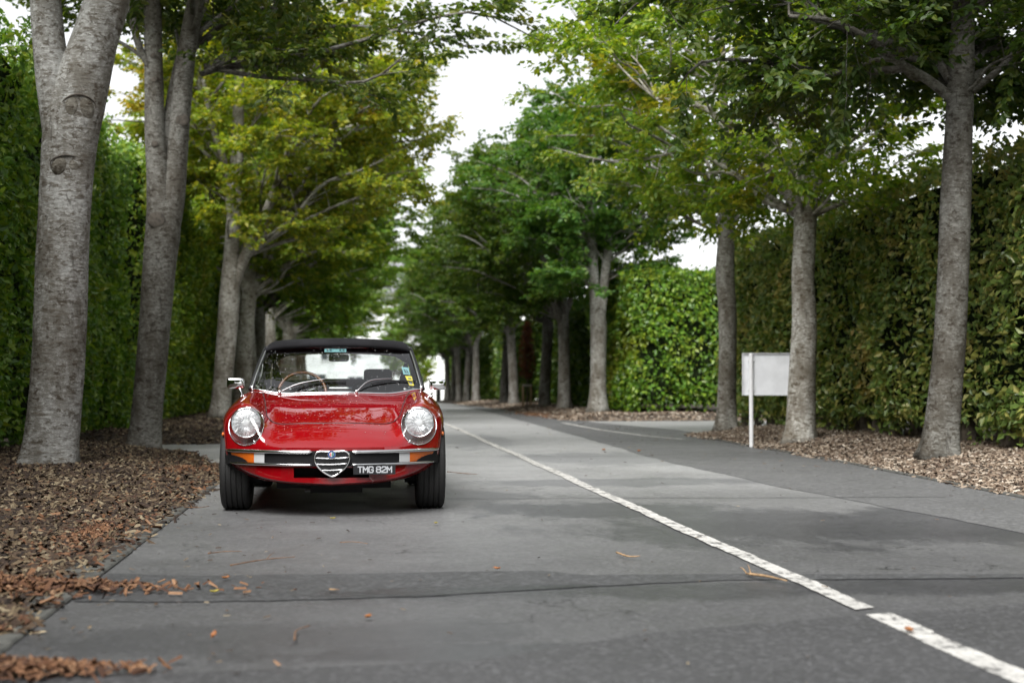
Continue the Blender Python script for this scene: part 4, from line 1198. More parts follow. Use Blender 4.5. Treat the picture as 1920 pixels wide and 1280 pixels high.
poly = np.vstack([np.stack([xsq, 1.425 + .17 * (xsq / .645) ** 2], 1), [[.62, 2.2], [.60, 2.85], [-.60, 2.85], [-.62, 2.2]]])
npz = len(poly)
V = np.vstack([np.c_[poly, np.full(npz, .34)], np.c_[poly, np.full(npz, 1.3)], [[0, 2.1, .34], [0, 2.1, 1.3]]])
cut.add(V, [[i, (i + 1) % npz, npz + (i + 1) % npz, npz + i] for i in range(npz)], [[2 * npz, (i + 1) % npz, i] for i in range(npz)] + [[2 * npz + 1, npz + i, npz + (i + 1) % npz] for i in range(npz)])
cut.box((-.25, -.3, .262), (.25, .22, .330))
cme = cut.mesh("cutter")
b2 = bmesh.new(); b2.from_mesh(cme); bmesh.ops.recalc_face_normals(b2, faces=b2.faces); b2.to_mesh(cme); b2.free()
cut_o = bpy.data.objects.new("cutter", cme); COL.objects.link(cut_o)
raw_o = bpy.data.objects.new("body_tmp", raw); COL.objects.link(raw_o)
md = raw_o.modifiers.new("b", 'BOOLEAN'); md.operation = 'DIFFERENCE'; md.object = cut_o; md.solver = 'EXACT'
dg = bpy.context.evaluated_depsgraph_get()
body_me = bpy.data.meshes.new_from_object(raw_o.evaluated_get(dg))
body_me.name = "body"
bpy.data.objects.remove(raw_o); bpy.data.objects.remove(cut_o)
body_me.materials.clear(); body_me.materials.append(M_RED)
body_me.polygons.foreach_set("use_smooth", np.ones(len(body_me.polygons), dtype=bool))
body_me.set_sharp_from_angle(angle=R(38))
body = link("body", body_me, None, car)

# bonnet lid with its shut line
def hw(y):
    w0 = .445 + (.555 - .445) * np.clip((y - .31) / 1.03, 0, 1)
    e = np.clip((y - .31) / .20, 0, 1)
    return w0 * (1 - (1 - e) ** 2.6) ** (1 / 2.6)
yy = .31 + 1.045 * np.concatenate([[0.0004, .002, .006, .014, .028, .05, .08, .12, .17], np.linspace(.23, 1, 26)])
uu = np.linspace(-1, 1, 41)
lid = np.array([[[u * hw(y), y + .035 * (u * hw(y) / .45) ** 2, 0] for u in uu] for y in yy])
for i in range(lid.shape[0]):
    for j in range(lid.shape[1]):
        lid[i, j, 2] = top_z(lid[i, j, 0], lid[i, j, 1]) + .0035
bonnet = MB().grid(lid, flip=False).build("bonnet", M_RED, car, True)
edge = np.vstack([lid[::-1, 0], lid[1:, -1]])
edge[:, 2] -= .003
MB().tube(crom(edge, 150), .0042, 6).build("shut_line", M_BLACKPL, bonnet, True)

# bumper: black insert, two chrome blades a side, lamps
def nose_grid(xa, xb, za, zb_, off, nx=24, nz=4, thick=.0):
    xs = np.linspace(xa, xb, nx); zs = np.linspace(za, zb_, nz)
    return np.array([[[x, front_y(x, .40) - off, z] for x in xs] for z in zs])
def slab(xa, xb, za, zb_, o0, o1, nx=24, taper=0.0):
    f = nose_grid(xa, xb, za, zb_, o1, nx, 2); b_ = nose_grid(xa, xb, za, zb_, o0, nx, 2)
    if taper:
        f[0, :, 0] -= np.linspace(0, taper, nx) * np.sign(xb); b_[0, :, 0] -= np.linspace(0, taper, nx) * np.sign(xb)
    ring = np.stack([f[0], f[1], b_[1], b_[0]], 1)
    m = MB(); m.grid(ring, closed_u=True)
    m.add(np.vstack([ring[0], ring[-1]]), [[0, 1, 2, 3], [7, 6, 5, 4]])
    return m
bumper = slab(-.735, .735, .340, .442, -.03, .010, 60).build("bumper", M_BLACKRUB, car)
for s in (-1, 1):
    for (z, r, x0, x1) in ((.434, .0125, .128, .738), (.350, .0085, .128, .700)):
        xs = np.linspace(x0, x1, 40)
        P = np.array([[s * x, front_y(x, .40) - .022 * (1 - max(0, (x - x1 + .03) / .03) * .6), z] for x in xs])
        rad = r * np.concatenate([[.35, .8], np.ones(34), [.9, .75, .55, .3]])
        MB().tube(P, rad, 12).build("chrome_blade", M_CHROME, bumper, True)
    a_ = slab(s * .520, s * .690, .360, .421, .0, .020, 10, .035); a_.build("indicator", M_AMBER, bumper)
    slab(s * .448, s * .5195, .360, .421, .0, .019, 8).build("side_lamp", M_CLEAR, bumper)
    MB().ellipsoid((side_x(.52, .535, s), .52, .535), (.012, .026, .016), 12, 8).build("side_marker", M_AMBER, car, True)
MB().box((-.249, .20, .20), (.249, .21, .34)).build("intake_backing", M_UNDER, car)

# shield grille
def gp(zx, zy):
    px, py = zx / 10.667 + 580, zy / 10.667 + 835
    return np.array([(px - 627.4) / 284.0, 0, .9 - (py - 715) / 284.0])
out = [(510, 118), (380, 117), (262, 115), (195, 150), (167, 215), (172, 290), (212, 385), (278, 465), (350, 525), (430, 575), (520, 612), (600, 583), (670, 530), (750, 465), (815, 380), (852, 290), (857, 220), (832, 150), (775, 112), (640, 114)]
O3 = np.array([gp(*o) for o in out]); O3[:, 1] = -.045
loop = crom(np.vstack([O3, O3[:1]]), 90)[:-1]
gr = MB(); 
cpt = loop.mean(0)
back = loop.copy(); back[:, 1] = -.018; frontl = loop.copy(); frontl[:, 1] = -.034
Vg = np.vstack([frontl, [[cpt[0], -.030, cpt[2]]]]); n_ = len(frontl)
gr.add(Vg, None, [[n_, i, (i + 1) % n_] for i in range(n_)])
gr.grid(np.stack([back, frontl], 0), closed_u=True)
grille = gr.build("grille", M_BLACKPL, car)
MB().tube(loop, .0062, 8, False, closed=True).build("grille_surround", M_CHROME, grille, True)
for (xa, ya, xb, yb, sag) in ((180, 243, 845, 236, 14), (215, 367, 822, 356, 12), (298, 488, 742, 478, 6)):
    xs = np.linspace(0, 1, 13)
    P = np.array([gp(xa + (xb - xa) * u, ya + (yb - ya) * u + sag * 4 * u * (1 - u)) for u in xs]); P[:, 1] = -.043
    MB().tube(P, .0036, 8).build("grille_bar", M_CHROME, grille, True)
for u in np.linspace(-.085, .085, 19):
    zt_ = .415; zb3 = .30 + abs(u) * .55
    MB().box((u - .0012, -.0385, zb3), (u + .0012, -.035, zt_)).build("grille_fin", M_UNDER, grille)
# round badge: blue ring, white half with a red cross, blue half with a green serpent
bc = gp(508, 172)
def disc(name, r0, r1, y, mat, a0=0, a1=2 * math.pi, parent=grille, k=40):
    a = np.linspace(a0, a1, k)
    A = np.stack([bc[0] + r1 * np.cos(a), np.full(k, y), bc[2] + r1 * np.sin(a)], 1); B_ = np.stack([bc[0] + r0 * np.cos(a), np.full(k, y), bc[2] + r0 * np.sin(a)], 1)
    C_ = A.copy(); C_[:, 1] += .004
    return MB().grid(np.stack([B_, A, C_], 0)).build(name, mat, parent)
badge = disc("badge", .0005, .0265, -.0560, M_CHROME)
disc("badge_ring", .0155, .0245, -.0565, plain("badge_blue", (.02, .06, .20), .25), parent=badge)
disc("badge_field", .0003, .0152, -.0570, plain("badge_white", (.65, .65, .65), .25), math.pi / 2, 3 * math.pi / 2, badge)
disc("badge_field", .0003, .0152, -.0571, plain("badge_sky", (.22, .36, .42), .25), -math.pi / 2, math.pi / 2, badge)
M_BR = plain("badge_red", (.55, .03, .02), .25); M_BG = plain("badge_green", (.02, .16, .05), .25); M_BGO = plain("badge_gold", (.55, .40, .12), .3)
MB().box((bc[0] - .0085, -.0592, bc[2] - .0125), (bc[0] - .0050, -.0575, bc[2] + .0125)).build("badge_cross", M_BR, badge)
MB().box((bc[0] - .0138, -.0595, bc[2] - .0018), (bc[0] - .0008, -.0580, bc[2] + .0018)).build("badge_cross", M_BR, badge)
zz_ = np.linspace(-.011, .011, 24)
MB().tube(np.stack([bc[0] + .0075 + .0035 * np.sin(zz_ * 700), np.full(24, -.0592), bc[2] + zz_], 1), .0013, 6).build("badge_serpent", M_BG, badge, True)
MB().tube(np.array([[bc[0] + .005, -.0592, bc[2] + .0112], [bc[0] + .0075, -.0592, bc[2] + .0128], [bc[0] + .010, -.0592, bc[2] + .0112]]), .001, 6).build("badge_crown", M_BGO, badge, True)

# number plate TMG 82M
PX0, PX1, PZ0, PZ1, PY = .142, .420, .2865, .3505, -.030
m = MB(); m.box((PX0, PY, PZ0), (PX1, PY + .008, PZ1)); plate = m.build("number_plate", M_PLATE, car)
MB().box((.20, PY + .009, .30), (.36, .12, .32)).build("plate_bracket", M_UNDER, plate)
GL = {'T': [[(0, 1), (1, 1)], [(.5, 1), (.5, 0)]], 'M': [[(0, 0), (0, 1), (.5, .42), (1, 1), (1, 0)]],
      'G': [[(1, .80), (.82, 1), (.18, 1), (0, .82), (0, .18), (.18, 0), (.82, 0), (1, .18), (1, .48), (.58, .48)]],
      '8': [[(.2, 1), (.8, 1), (.96, .86), (.96, .66), (.8, .53), (.2, .53), (.04, .66), (.04, .86), (.2, 1)], [(.2, .53), (0, .38), (0, .16), (.2, 0), (.8, 0), (1, .16), (1, .38), (.8, .53)]],
      '2': [[(0, .80), (.18, 1), (.80, 1), (1, .84), (1, .64), (.05, .18), (0, 0), (1, 0)]]}
lm = MB(); k_ = 0; th = .0078; H_ = .0445; zb0 = .2965
for ch, x0, w in (('T', .1735, .0265), ('M', .2085, .0285), ('G', .2455, .0270), ('8', .2950, .0270), ('2', .3305, .0270), ('M', .3655, .0285)):
    for st in GL[ch]:
        for (a_, b_) in zip(st[:-1], st[1:]):
            A = np.array([x0 + a_[0] * w, zb0 + a_[1] * (H_ - th) + th / 2 - .0005]); B_ = np.array([x0 + b_[0] * w, zb0 + b_[1] * (H_ - th) + th / 2 - .0005])
            d = (B_ - A) / np.linalg.norm(B_ - A); n2 = np.array([-d[1], d[0]]) * th / 2
            A = A - d * th * .42; B_ = B_ + d * th * .42
            yf = PY - .0008 - .00012 * (k_ % 7); k_ += 1
            q = [A - n2, B_ - n2, B_ + n2, A + n2]
            lm.add(np.array([[p[0], yf, p[1]] for p in q] + [[p[0], PY - .0001, p[1]] for p in q]), [[0, 1, 2, 3], [1, 0, 4, 5], [2, 1, 5, 6], [3, 2, 6, 7], [0, 3, 7, 4]])
lm.build("lettering", M_SILVER, plate)

# headlights
for s in (-1, 1):
    c = np.array([HX * s, 0, HZ])
    hl = MB()
    Mh = Matrix.Translation((HX * s, .325, HZ + .022))
    prof = [(.004, .062), (.035, .056), (.062, .040), (.085, .014), (.094, -.006), (.098, -.010), (.100, -.004), (.100, .03)]
    bowl = hl.lathe(prof, 40, Mh).build("headlight", M_REFL, car, True)
    MB().tube(np.array([[HX * s, .385, HZ + .022], [HX * s, .36, HZ + .022], [HX * s, .345, HZ + .022]]), [.012, .014, .008], 12).build("bulb", M_CLEAR, bowl, True)
    MB().lathe([(.0005, -.022), (.03, -.021), (.06, -.017), (.085, -.009), (.096, .0)], 40).build("lens", M_LENS, bowl, True, loc=tuple(Mh.translation))
    MB().lathe([(.0945, -.004), (.0965, -.012), (.101, -.012), (.104, -.002), (.104, .02)], 40, Mh).build("lamp_rim", M_CHROME, bowl, True)
    rr = np.linspace(.01, 1.0, 9); aa = np.arange(48) * 2 * math.pi / 48
    cv = np.array([[[HX * s + HRX * 1.02 * r * math.cos(a), 0, HZ + HRZ * 1.02 * r * math.sin(a)] for a in aa] for r in rr])
    for i in range(cv.shape[0]):
        for j in range(cv.shape[1]):
            cv[i, j, 1] = front_y(cv[i, j, 0], cv[i, j, 2]) - .004
    MB().grid(cv, closed_u=True, flip=True).build("headlight_cover", M_COVER, car, True)
    rimp = cv[-1].copy(); rimp[:, 1] -= .001
    MB().tube(rimp, .0028, 6, False, closed=True).build("cover_rim", M_CHROME, bowl, True)
    a = -math.pi / 2 - s * .62
    p = np.array([HX * s + HRX * math.cos(a), 0, HZ + HRZ * math.sin(a)]); p[1] = front_y(p[0], p[2]) - .006
    d = np.array([math.cos(a), 0, math.sin(a)])
    MB().tube(np.array([p - d * .012, p, p + d * .014]), [.0045, .005, .004], 8).build("cover_clip", M_CHROME, bowl, True)

# windscreen
def wsp(u, v):
    xb_, yb_, = .645 * u, 1.375 + .17 * u * u
    zb_ = top_z(np.clip(xb_, -.62, .62), 1.40 + .17 * u * u) + .006
    xt, yt, zt_ = .556 * u, 1.90 + .07 * u * u, 1.178 - .010 * u * u
    bow = .018 * math.sin(math.pi * v)
    return np.array([xb_ + (xt - xb_) * v, yb_ + (yt - yb_) * v - bow, zb_ + (zt_ - zb_) * v + bow * .8])
us = np.linspace(-1, 1, 33); vs = np.linspace(0, 1, 11)
WS = np.array([[wsp(u, v) for u in us] for v in vs])
MB().grid(WS).build("windscreen", M_WIND, car, True)
fr = MB()
fr.tube(crom(WS[0], 40), .0085, 8)
wf = fr.build("windscreen_frame", M_CHROME, car, True)
MB().tube(crom(WS[-1], 40) + np.array([0, -.004, .006]), .0105, 8).build("header_trim", M_CHROME, wf, True)
for j in (0, -1):
    sg = -1 if j == 0 else 1
    P = crom(WS[:, j], 16)
    MB().tube(P + np.array([sg * .018, .02, .0]), .017, 8).build("pillar", M_BLACKPL, wf, True)
    MB().tube(P + np.array([sg * .006, -.006, .004]), .0075, 8).build("pillar_trim", M_CHROME, wf, True)
# wipers, sitting on the glass
def onglass(px, py, lift=.0):
    v = np.clip((731 - py) / 80.0, 0, 1); u = (px - (630 + 5 * v)) / (160 - 28 * v)
    return wsp(u, v) + np.array([0, -.55, .8]) * lift
for arm, blade in ((((523, 731), (560, 722), (612, 714)), ((545, 727), (600, 717), (648, 716))), (((667, 731), (692, 718), (737, 713)), ((694, 719), (737, 714), (780, 720)))):
    A = np.array([onglass(p[0], p[1], l) for p, l in zip(arm, (.012, .035, .028))])
    w_ = MB(); w_.tube(crom(A, 14), np.linspace(.0075, .004, 14), 6); wo = w_.build("wiper", M_STEEL, car, True)
    B_ = np.array([onglass(p[0], p[1], .012) for p in blade])
    MB().tube(crom(B_, 12), .0055, 6).build("wiper_blade", M_BLACKRUB, wo, True)
    MB().ellipsoid(A[0], (.014, .014, .016), 10, 7).build("wiper_hub", M_CHROME, wo, True)
# windscreen stickers
def sticker(name, corners, mat, lift=-.004, sub=None):
    C_ = np.array([onglass(px, py, lift) for px, py in corners])
    return MB().add(C_, [[0, 1, 2, 3]]).build(name, mat, car)
M_TEAL = plain("sticker_teal", (.22, .42, .44), .5, 0, .3, 120); M_YEL = plain("sticker_yellow", (.80, .62, .05), .5)
sb_ = sticker("sun_band_sticker", [(609, 661.5), (650, 661.5), (650, 654.5), (609, 654.5)], M_TEAL)
M_TD = plain("sticker_ink", (.05, .10, .11), .5)
for xa in (613, 619, 637, 643):
    o = sticker("sticker_print", [(xa, 660), (xa + 3.5, 660), (xa + 3.5, 656), (xa, 656)], M_TD, -.0025); o.parent = sb_
stt = sticker("permit_sticker", [(757, 703), (770, 705), (767, 692), (754, 690)], M_TEAL)
for q in ([(760, 701), (764, 702), (760, 695), (757, 694)], [(765, 702.5), (768, 703), (764, 696), (762, 695.5)]):
    o = sticker("sticker_print", q, M_TD, -.0025); o.parent = stt
sty = sticker("permit_sticker", [(768, 722), (777, 724), (773, 708), (760, 706)], M_YEL)
o = sticker("sticker_print", [(769, 720.5), (774, 721.5), (772, 716), (766, 715)], M_CLEAR, -.0025); o.parent = sty
o = sticker("sticker_print", [(766, 712), (772, 713), (771.5, 711), (765.5, 710)], M_TD, -.0025); o.parent = sty
# interior mirror
MB().rbox((.005, 1.93, 1.088), (.080, .012, .030)).build("interior_mirror", M_BLACKPL, car, True)
MB().tube(np.array([[.005, 1.935, 1.09], [.005, 1.945, 1.13], [.005, 1.93, 1.172]]), .006, 6).build("mirror_stalk", M_BLACKPL, car, True)

# soft top
def roof_row(y, w, zc, drop):
    us_ = np.array([-1.0, -.995, -.975, -.93, -.86, -.72, -.5, -.25, 0, .25, .5, .72, .86, .93, .975, .995, 1.0])
    z = zc - .030 * us_ ** 2 - drop * np.clip((np.abs(us_) - .80) / .20, 0, 1) ** 2.4
    return np.stack([us_ * w, np.full(len(us_), y) + .06 * us_ ** 2 * (1 if y < 2.1 else .3), z], 1)
ry = [(1.865, .578, 1.172, .020), (1.852, .582, 1.188, .022), (1.858, .585, 1.208, .03), (1.885, .587, 1.224, .042), (1.96, .590, 1.240, .050), (2.12, .594, 1.252, .055), (2.35, .596, 1.256, .058), (2.60, .592, 1.244, .06), (2.74, .584, 1.220, .065), (2.82, .575, 1.185, .07)]
top = MB(); RR = np.array([roof_row(*r) for r in ry]); top.grid(RR)
soft = top.build("soft_top", M_FABRIC, car, True)
sm_ = soft.modifiers.new("t", 'SOLIDIFY'); sm_.thickness = .014; sm_.offset = -1
nu, nv = 25, 13
rw0 = RR[-1]; 
def rear_pt(u, v):
    a = np.array([np.interp(u, np.linspace(-1, 1, 17), rw0[:, 0]), np.interp(u, np.linspace(-1, 1, 17), rw0[:, 1]), np.interp(u, np.linspace(-1, 1, 17), rw0[:, 2])])
    b_ = np.array([.60 * u, 3.24 - .14 * u ** 4, .852 - .012 * u * u])
    return a * (1 - v) + b_ * v + np.array([0, .05, .03]) * math.sin(math.pi * v)
UG, VG = np.linspace(-1, 1, nu), np.linspace(0, 1, nv)
RP = np.array([[rear_pt(u, v) for u in UG] for v in VG])
hole = lambda i, j: (2 <= i < 10 and 2 <= j < nu - 3)
q = [[i * nu + j, i * nu + j + 1, (i + 1) * nu + j + 1, (i + 1) * nu + j] for i in range(nv - 1) for j in range(nu - 1) if not hole(i, j)]
rp = MB().add(RP, q).build("rear_panel", M_FABRIC, soft, True)
mm_ = rp.modifiers.new("t", 'SOLIDIFY'); mm_.thickness = .010; mm_.offset = 0
MB().grid(RP[2:11, 2:nu - 2]).build("rear_window", M_REARW, soft, True)
for s in (-1, 1):
    ed0 = np.array([[s * np.interp(y, [2.35, 2.6, 2.74, 2.82], [.596, .592, .584, .575]), y + .018, np.interp(y, [2.35, 2.6, 2.74, 2.82], [1.165, 1.150, 1.122, 1.085])] for y in np.linspace(2.40, 2.82, 8)])
    ed1 = np.array([[s * np.interp(y, [2.5, 2.9, 3.12], [.665, .655, .605]), y, .842] for y in np.linspace(2.56, 3.10, 8)])
    vv = np.linspace(0, 1, 7)[:, None, None]
    Q = ed0[None] * (1 - vv) + ed1[None] * vv; Q[..., 0] += s * .02 * np.sin(math.pi * vv[..., 0])
    qp = MB().grid(Q).build("quarter_panel", M_FABRIC, soft, True); k2 = qp.modifiers.new("t", 'SOLIDIFY'); k2.thickness = .010; k2.offset = 0
    # side glass with quarter light
    A0, A1 = wsp(s, 0.02) + np.array([s * .02, .03, 0]), wsp(s, .98) + np.array([s * .018, .02, -.01])
    B0, B1 = np.array([s * .665, 2.56, .845]), np.array([s * .590, 2.42, 1.165])
    vv = np.linspace(0, 1, 6)[:, None, None]; hu = np.linspace(0, 1, 8)[None, :, None]
    Gs = (A0 * (1 - hu) + B0 * hu) * (1 - vv) + (A1 * (1 - hu) + B1 * hu) * vv
    sg_ = MB().grid(Gs).build("side_window", M_WIND, car, True)
    qb = A0 * .70 + B0 * .30; qt = A1 * .93 + B1 * .07
    MB().tube(crom(np.array([qb, (qb + qt) / 2, qt]), 6), .011, 6).build("quarter_light_frame", M_BLACKPL, sg_, True)
    # door mirror
    c = np.array([s * .778, 1.62, .886 if s < 0 else .876])
    mr = MB().rbox(c, (.066, .036, .041)).build("door_mirror", M_CHROME, car, True)
    bz_ = top_z(s * .725, 1.58)
    MB().tube(crom(np.array([[s * .725, 1.58, bz_ - .004], [s * .735, 1.585, bz_ + .04], [s * .752, 1.60, c[2] - .02]]), 8), np.linspace(.009, .007, 8), 8).build("mirror_arm", M_CHROME, mr, True)
    MB().ellipsoid((s * .725, 1.58, bz_), (.022, .03, .010), 12, 7).build("mirror_base", M_CHROME, mr, True)

# interior
m = MB(); x0, x1, y0_, y1_, z0_, z1_ = -.592, .592, 1.60, 2.84, .345, .815
m.box((x0, y0_, z0_), (x1, y1_, z0_ + .01)); m.box((x0, y1_ - .01, z0_ + .011), (x1, y1_, z1_))
m.box((x0, y0_, z0_ + .011), (x0 + .01, y1_ - .011, z1_)); m.box((x1 - .01, y0_, z0_ + .011), (x1, y1_ - .011, z1_))
m.build("cabin_lining", M_TRIM, car)
xsq = np.linspace(-.59, .59, 25)
dash = np.array([[[x, 1.44 + .17 * (x / .645) ** 2, .775], [x, 1.50 + .15 * (x / .645) ** 2, .800], [x, 1.66 + .03 * x * x, .806], [x, 1.70, .792], [x, 1.72, .70], [x, 1.70, .58]] for x in xsq])
MB().grid(dash).build("dashboard", M_TRIM, car, True)
for gx in (-.40, -.21):
    MB().lathe([(.085, -.10), (.092, -.02), (.094, .05), (.086, .05)], 24, Matrix.Translation((gx, 1.70, .775))).build("gauge_hood", M_BLACKPL, car, True)
MB().rbox((.02, 1.62, .812), (.11, .05, .016)).build("demister_vent", M_STEEL, car, True)
Mw = Matrix.Translation((-.285, 1.97, .805)) @ Matrix.Rotation(R(-27), 4, 'X')
a = np.arange(48) * 2 * math.pi / 48
ringp = np.array([list(Mw @ Vector((.188 * math.cos(t_), 0, .188 * math.sin(t_)))) for t_ in a])
swh = MB().tube(ringp, .0125, 10, False, closed=True).build("steering_wheel", M_WOOD, car, True)
for t_ in (R(-90), R(20), R(160)):
    MB().tube(np.array([list(Mw @ Vector((r * math.cos(t_), -.02 * (1 - r / .18), r * math.sin(t_)))) for r in (.02, .1, .182)]), .009, 6).build("spoke", M_STEEL, swh, True)
MB().lathe([(.001, .03), (.035, .025), (.045, .0), (.03, -.12)], 20, Mw).build("horn_boss", M_BLACKPL, swh, True)
for sx, hr in ((-.31, False), (.32, True)):
    st_ = MB().rbox((sx, 2.38, .46), (.235, .26, .075)).build("seat", M_TRIM, car, True)
    MB().rbox((0, 0, 0), (.23, .065, .25), M=Matrix.Translation((sx, 2.63, .66)) @ Matrix.Rotation(R(-14), 4, 'X')).build("backrest", M_TRIM, st_, True)
    if hr: MB().rbox((sx, 2.68, .945), (.120, .045, .062)).build("headrest", M_TRIM, st_, True)

# wheels
MW = Matrix.Rotation(R(-90), 4, 'Z')
prof = [(.188, -.085), (.20, -.094), (.24, -.102), (.272, -.100), (.290, -.090), (.2975, -.076)]
for gx in (-.054, -.018, .018, .054):
    prof += [(.2985, gx - .0055), (.2905, gx - .0035), (.2905, gx + .0035), (.2985, gx + .0055)]
prof += [(.2975, .076), (.290, .090), (.272, .100), (.24, .102), (.20, .094), (.188, .085)]
wh = MB(); wh.lathe([(.002, .05), (.05, .052), (.06, .035), (.12, .028), (.15, .04), (.172, .072), (.190, .088), (.192, .07), (.180, .03), (.180, -.09)], 40)
rim_me = wh.mesh("wheel", True, 40); rim_me.materials.append(M_STEEL)
ty = MB(); ty.lathe(prof, 72); tyre_me = ty.mesh("tyre", True, 50); tyre_me.materials.append(M_TYRE)
for s in (-1, 1):
    for yc in (NOSE, 2.97):
        w = link("wheel", rim_me, None, car, (s * .679, yc, .2985)); w.rotation_euler = (0, 0, R(-90) if s > 0 else R(90))
        link("tyre", tyre_me, None, w)
        MB().tube(np.array([[s * .50, yc, .30], [s * .56, yc, .30], [s * .60, yc, .30]]), .12, 20).build("brake_drum", M_UNDER, car, True)

# underside
u_ = MB()
u_.box((-.40, .62, .150), (.40, .74, .192))
u_.box((-.16, .52, .125), (.20, 1.05, .188))
u_.box((-.55, .68, .215), (-.35, .76, .28)); u_.box((.35, .68, .215), (.55, .76, .28))
u_.build("crossmember", M_UNDER, car)
g_ = MB(); g_.tube(np.array([[-.20, .56, .137], [0, .56, .135], [.20, .56, .137]]), .012, 8); g_.build("anti_roll_bar", M_STEEL, car, True)
e_ = MB(); e_.tube(crom(np.array([[.28, .9, .16], [.30, 1.6, .14], [.28, 2.6, .15], [.36, 3.0, .20], [.38, 4.05, .24]]), 24), .026, 10); e_.build("exhaust_pipe", M_UNDER, car, True)
e2 = MB(); e2.tube(np.array([[.30, 1.8, .145], [.30, 2.1, .145], [.29, 2.4, .145]]), [.05, .06, .05], 12); e2.build("silencer", M_UNDER, car, True)
ax = MB(); ax.tube(np.array([[-.6, 2.97, .27], [0, 2.97, .25], [.6, 2.97, .27]]), [.04, .09, .04], 12); ax.build("rear_axle", M_UNDER, car, True)

# rain drops left on glass and paint
rg = np.random.default_rng(77)
M_DROP = plain("water_drop", (.80, .84, .86), .03, 0, .02, 10, Transmission_Weight=.6, IOR=1.33)
dr = MB()
for _ in range(170):
    p = wsp(rg.uniform(-.97, .97), rg.uniform(.03, .97)); r = rg.uniform(.0012, .0036)
    dr.ellipsoid(p + np.array([0, -.001, .001]), (r, r * .7, r), 6, 5)
for _ in range(200):
    x = rg.uniform(-.55, .55); y = rg.uniform(.12, 1.2); r = rg.uniform(.0015, .0038)
    dr.ellipsoid((x, y, top_z(x, y) + .003), (r, r, r * .6), 6, 5)
wd_ = dr.build("water_drops", M_DROP, car, True); wd_["kind"] = "stuff"
# ------------------------------------------------------------------ odds and ends on the road
M_TWIG = plain("twig_bark", (.16, .085, .045), .85, 0, .3, 40)
M_TWIG_PALE = plain("stripped_stick", (.26, .165, .085), .8, 0, .3, 40)
def twig(px_pts, r, label, mat=M_TWIG, side=()):
    base = G(*px_pts[0]); base[2] = 0
    root = empty("twig", tuple(base)); tag(root, label, "twig")
    rg = np.random.default_rng(int(px_pts[0][0]))
    P = np.array([G(*p) for p in px_pts]) - base; r = r * .62; P[:, 2] = .012 + r + rg.uniform(0, .006, len(P))
    m = MB(); S = crom(P, 12) if len(P) > 2 else crom(np.vstack([P[0], P.mean(0) + [0, .004, .006], P[1]]), 12)
    m.tube(S, np.linspace(r, r * .55, 12) * (1 + .15 * rg.normal(size=12)), 6)
    m.build("stem", mat, root, True)
    for (a, b_) in side:
        Q = np.array([G(*a), G(*b_)]) - base; Q[:, 2] = .015 + r + np.array([0, .015])
        MB().tube(crom(np.vstack([Q[0], Q.mean(0) + [0, 0, .006], Q[1]]), 7), np.linspace(r * .6, r * .3, 7), 5).build("side_shoot", mat, root, True)
    return root
twig([(1156, 1043), (1178, 1049), (1200, 1050)], .009, "pale curved stick lying alone on the asphalt right of the car", M_TWIG_PALE)
twig([(1400, 1083), (1440, 1090), (1476, 1096)], .010, "forked twig touching the white centre line in the foreground", M_TWIG_PALE, [((1400, 1083), (1388, 1078)), ((1408, 1085), (1402, 1072))])
twig([(432, 1067), (480, 1058), (520, 1052), (553, 1051)], .006, "long thin dark twig across the asphalt in front of the car", M_TWIG, [((500, 1055), (515, 1048))])
twig([(552, 1208), (556, 1190), (581, 1182)], .006, "small hooked twig near the bottom edge of the picture")
twig([(390, 1044), (420, 1041), (453, 1040)], .005, "short thin twig left of the car on the asphalt", M_TWIG, [((398, 1043), (392, 1047))])
twig([(637, 1022), (690, 1024)], .004, "straight hair thin twig below the number plate")
twig([(838, 888), (868, 890), (895, 893)], .007, "dark twig beside the car's left front tyre", M_TWIG, [((850, 889), (838, 892))])
twig([(345, 955), (370, 956), (392, 954)], .006, "brown twig on the asphalt by the mulch edge before the front tyre", M_TWIG, [((360, 956), (352, 951))])

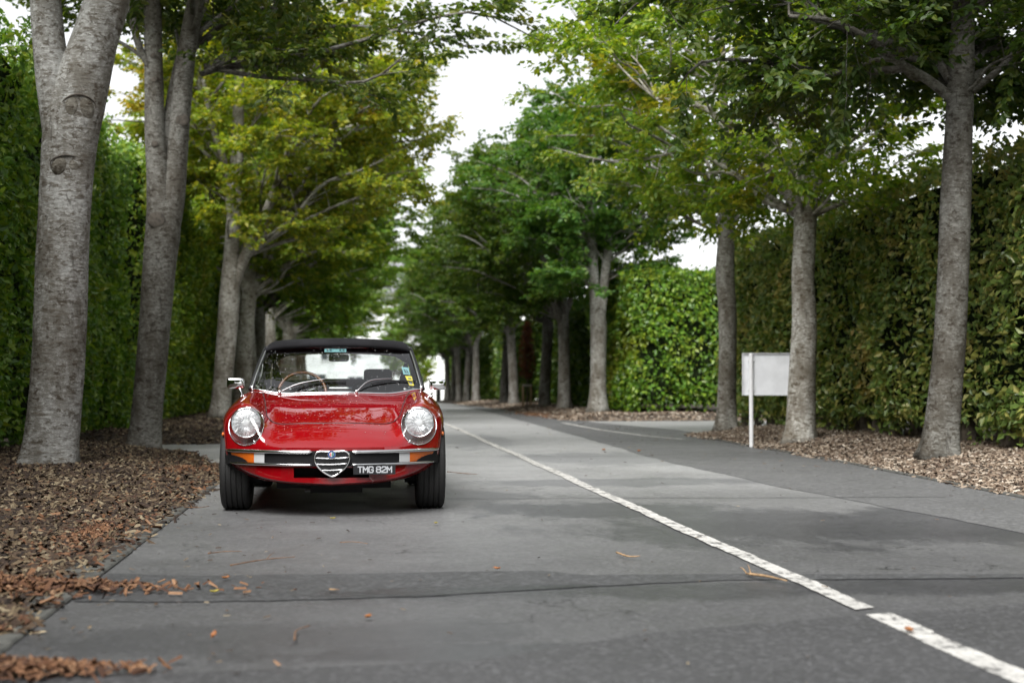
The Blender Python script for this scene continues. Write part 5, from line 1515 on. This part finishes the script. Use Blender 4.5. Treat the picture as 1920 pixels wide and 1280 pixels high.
M_DRY = leaf_mat("dry_leaf", [(0, (.20, .060, .018)), (1, (.40, .16, .045))], (.30, .12, .035), .4, .7, .15)
M_YEL_LEAF = leaf_mat("yellow_leaf", [(0, (.30, .24, .03)), (1, (.42, .36, .06))], (.36, .30, .05), .4, .7, .2)
def leaf(px, py, size, label, mat=M_DRY, curl=.35, seed=0, up=0.0):
    size *= .75
    rg = np.random.default_rng(int(px + py))
    p = G(px, py); p[2] = 0
    root = empty("fallen_leaf", tuple(p), rg.uniform(0, 6.28)); tag(root, label, "leaf")
    u = np.linspace(0, 1, 9); w = np.linspace(-1, 1, 7)
    wid = .36 * size * np.sin(math.pi * np.clip(u, .02, .98)) ** .75
    V = np.array([[[wj * wd, (ui - .5) * size, .016 + curl * size * (wj * wj * .5 + (ui - .5) ** 2 * 1.4) + up * ui] for wj in w] for ui, wd in zip(u, wid)])
    o = MB().grid(V).build("blade", mat, root, True)
    so = o.modifiers.new("t", 'SOLIDIFY'); so.thickness = .0012
    MB().tube(np.array([[0, -.5 * size, .02], [0, -.65 * size, .02], [.005, -.8 * size, .018]]), .0012, 5).build("stalk", M_TWIG, root)
    return root
leaf(400, 1204, .034, "curled orange leaf standing alone on the near asphalt", M_DRY, .7, up=.012)
leaf(423, 1090, .05, "orange leaf just right of the bark litter tongue")
leaf(624, 976, .05, "small yellow green leaf in front of the grille shadow", M_YEL_LEAF, .25)
leaf(817, 985, .045, "small yellow leaf in front of the right hand tyre", M_YEL_LEAF, .25)
leaf(402, 1116, .05, "greenish leaf under the litter tongue's tip", M_YEL_LEAF, .3)
leaf(624, 1112, .055, "flat pale brown leaf on the dark patch below the car", M_TWIG_PALE, .1)
leaf(1132, 846, .09, "rust brown leaf on the asphalt right of the line, nearer the car")
leaf(1198, 848, .09, "rust brown leaf farther right beside the dark shoulder")
leaf(690, 1164, .05, "dull brown leaf low in the middle foreground")
leaf(1705, 1190, .06, "brown leaf lying on the near stretch of centre line")
leaf(932, 1072, .045, "brown crumpled leaf on the dark trench patch")

# crumbs of litter too small to count
rg = np.random.default_rng(99)
n = 650
y = 4.0 + 26 * rg.uniform(0, 1, n) ** 1.6; x = np.where(rg.uniform(0, 1, n) < .5, rg.uniform(-1.1, 5.0, n), -1.1 + np.abs(rg.normal(0, .5, n)))
x = np.where(rg.uniform(0, 1, n) < .18, edge_right(y) - np.abs(rg.normal(0, .3, n)), x)
L = rg.uniform(.008, .032, n) * (1 + .05 * np.maximum(0, y - 8)); W = L * rg.uniform(.2, .6, n); H = L * .12
o = link("leaf_litter", chips_mesh(np.stack([x, y, np.full(n, .012)], 1), L, W, H, rg, .15), M_CHIP)
tag(o, "crumbs of leaf and bark strewn over the asphalt", "leaf litter", kind="stuff")
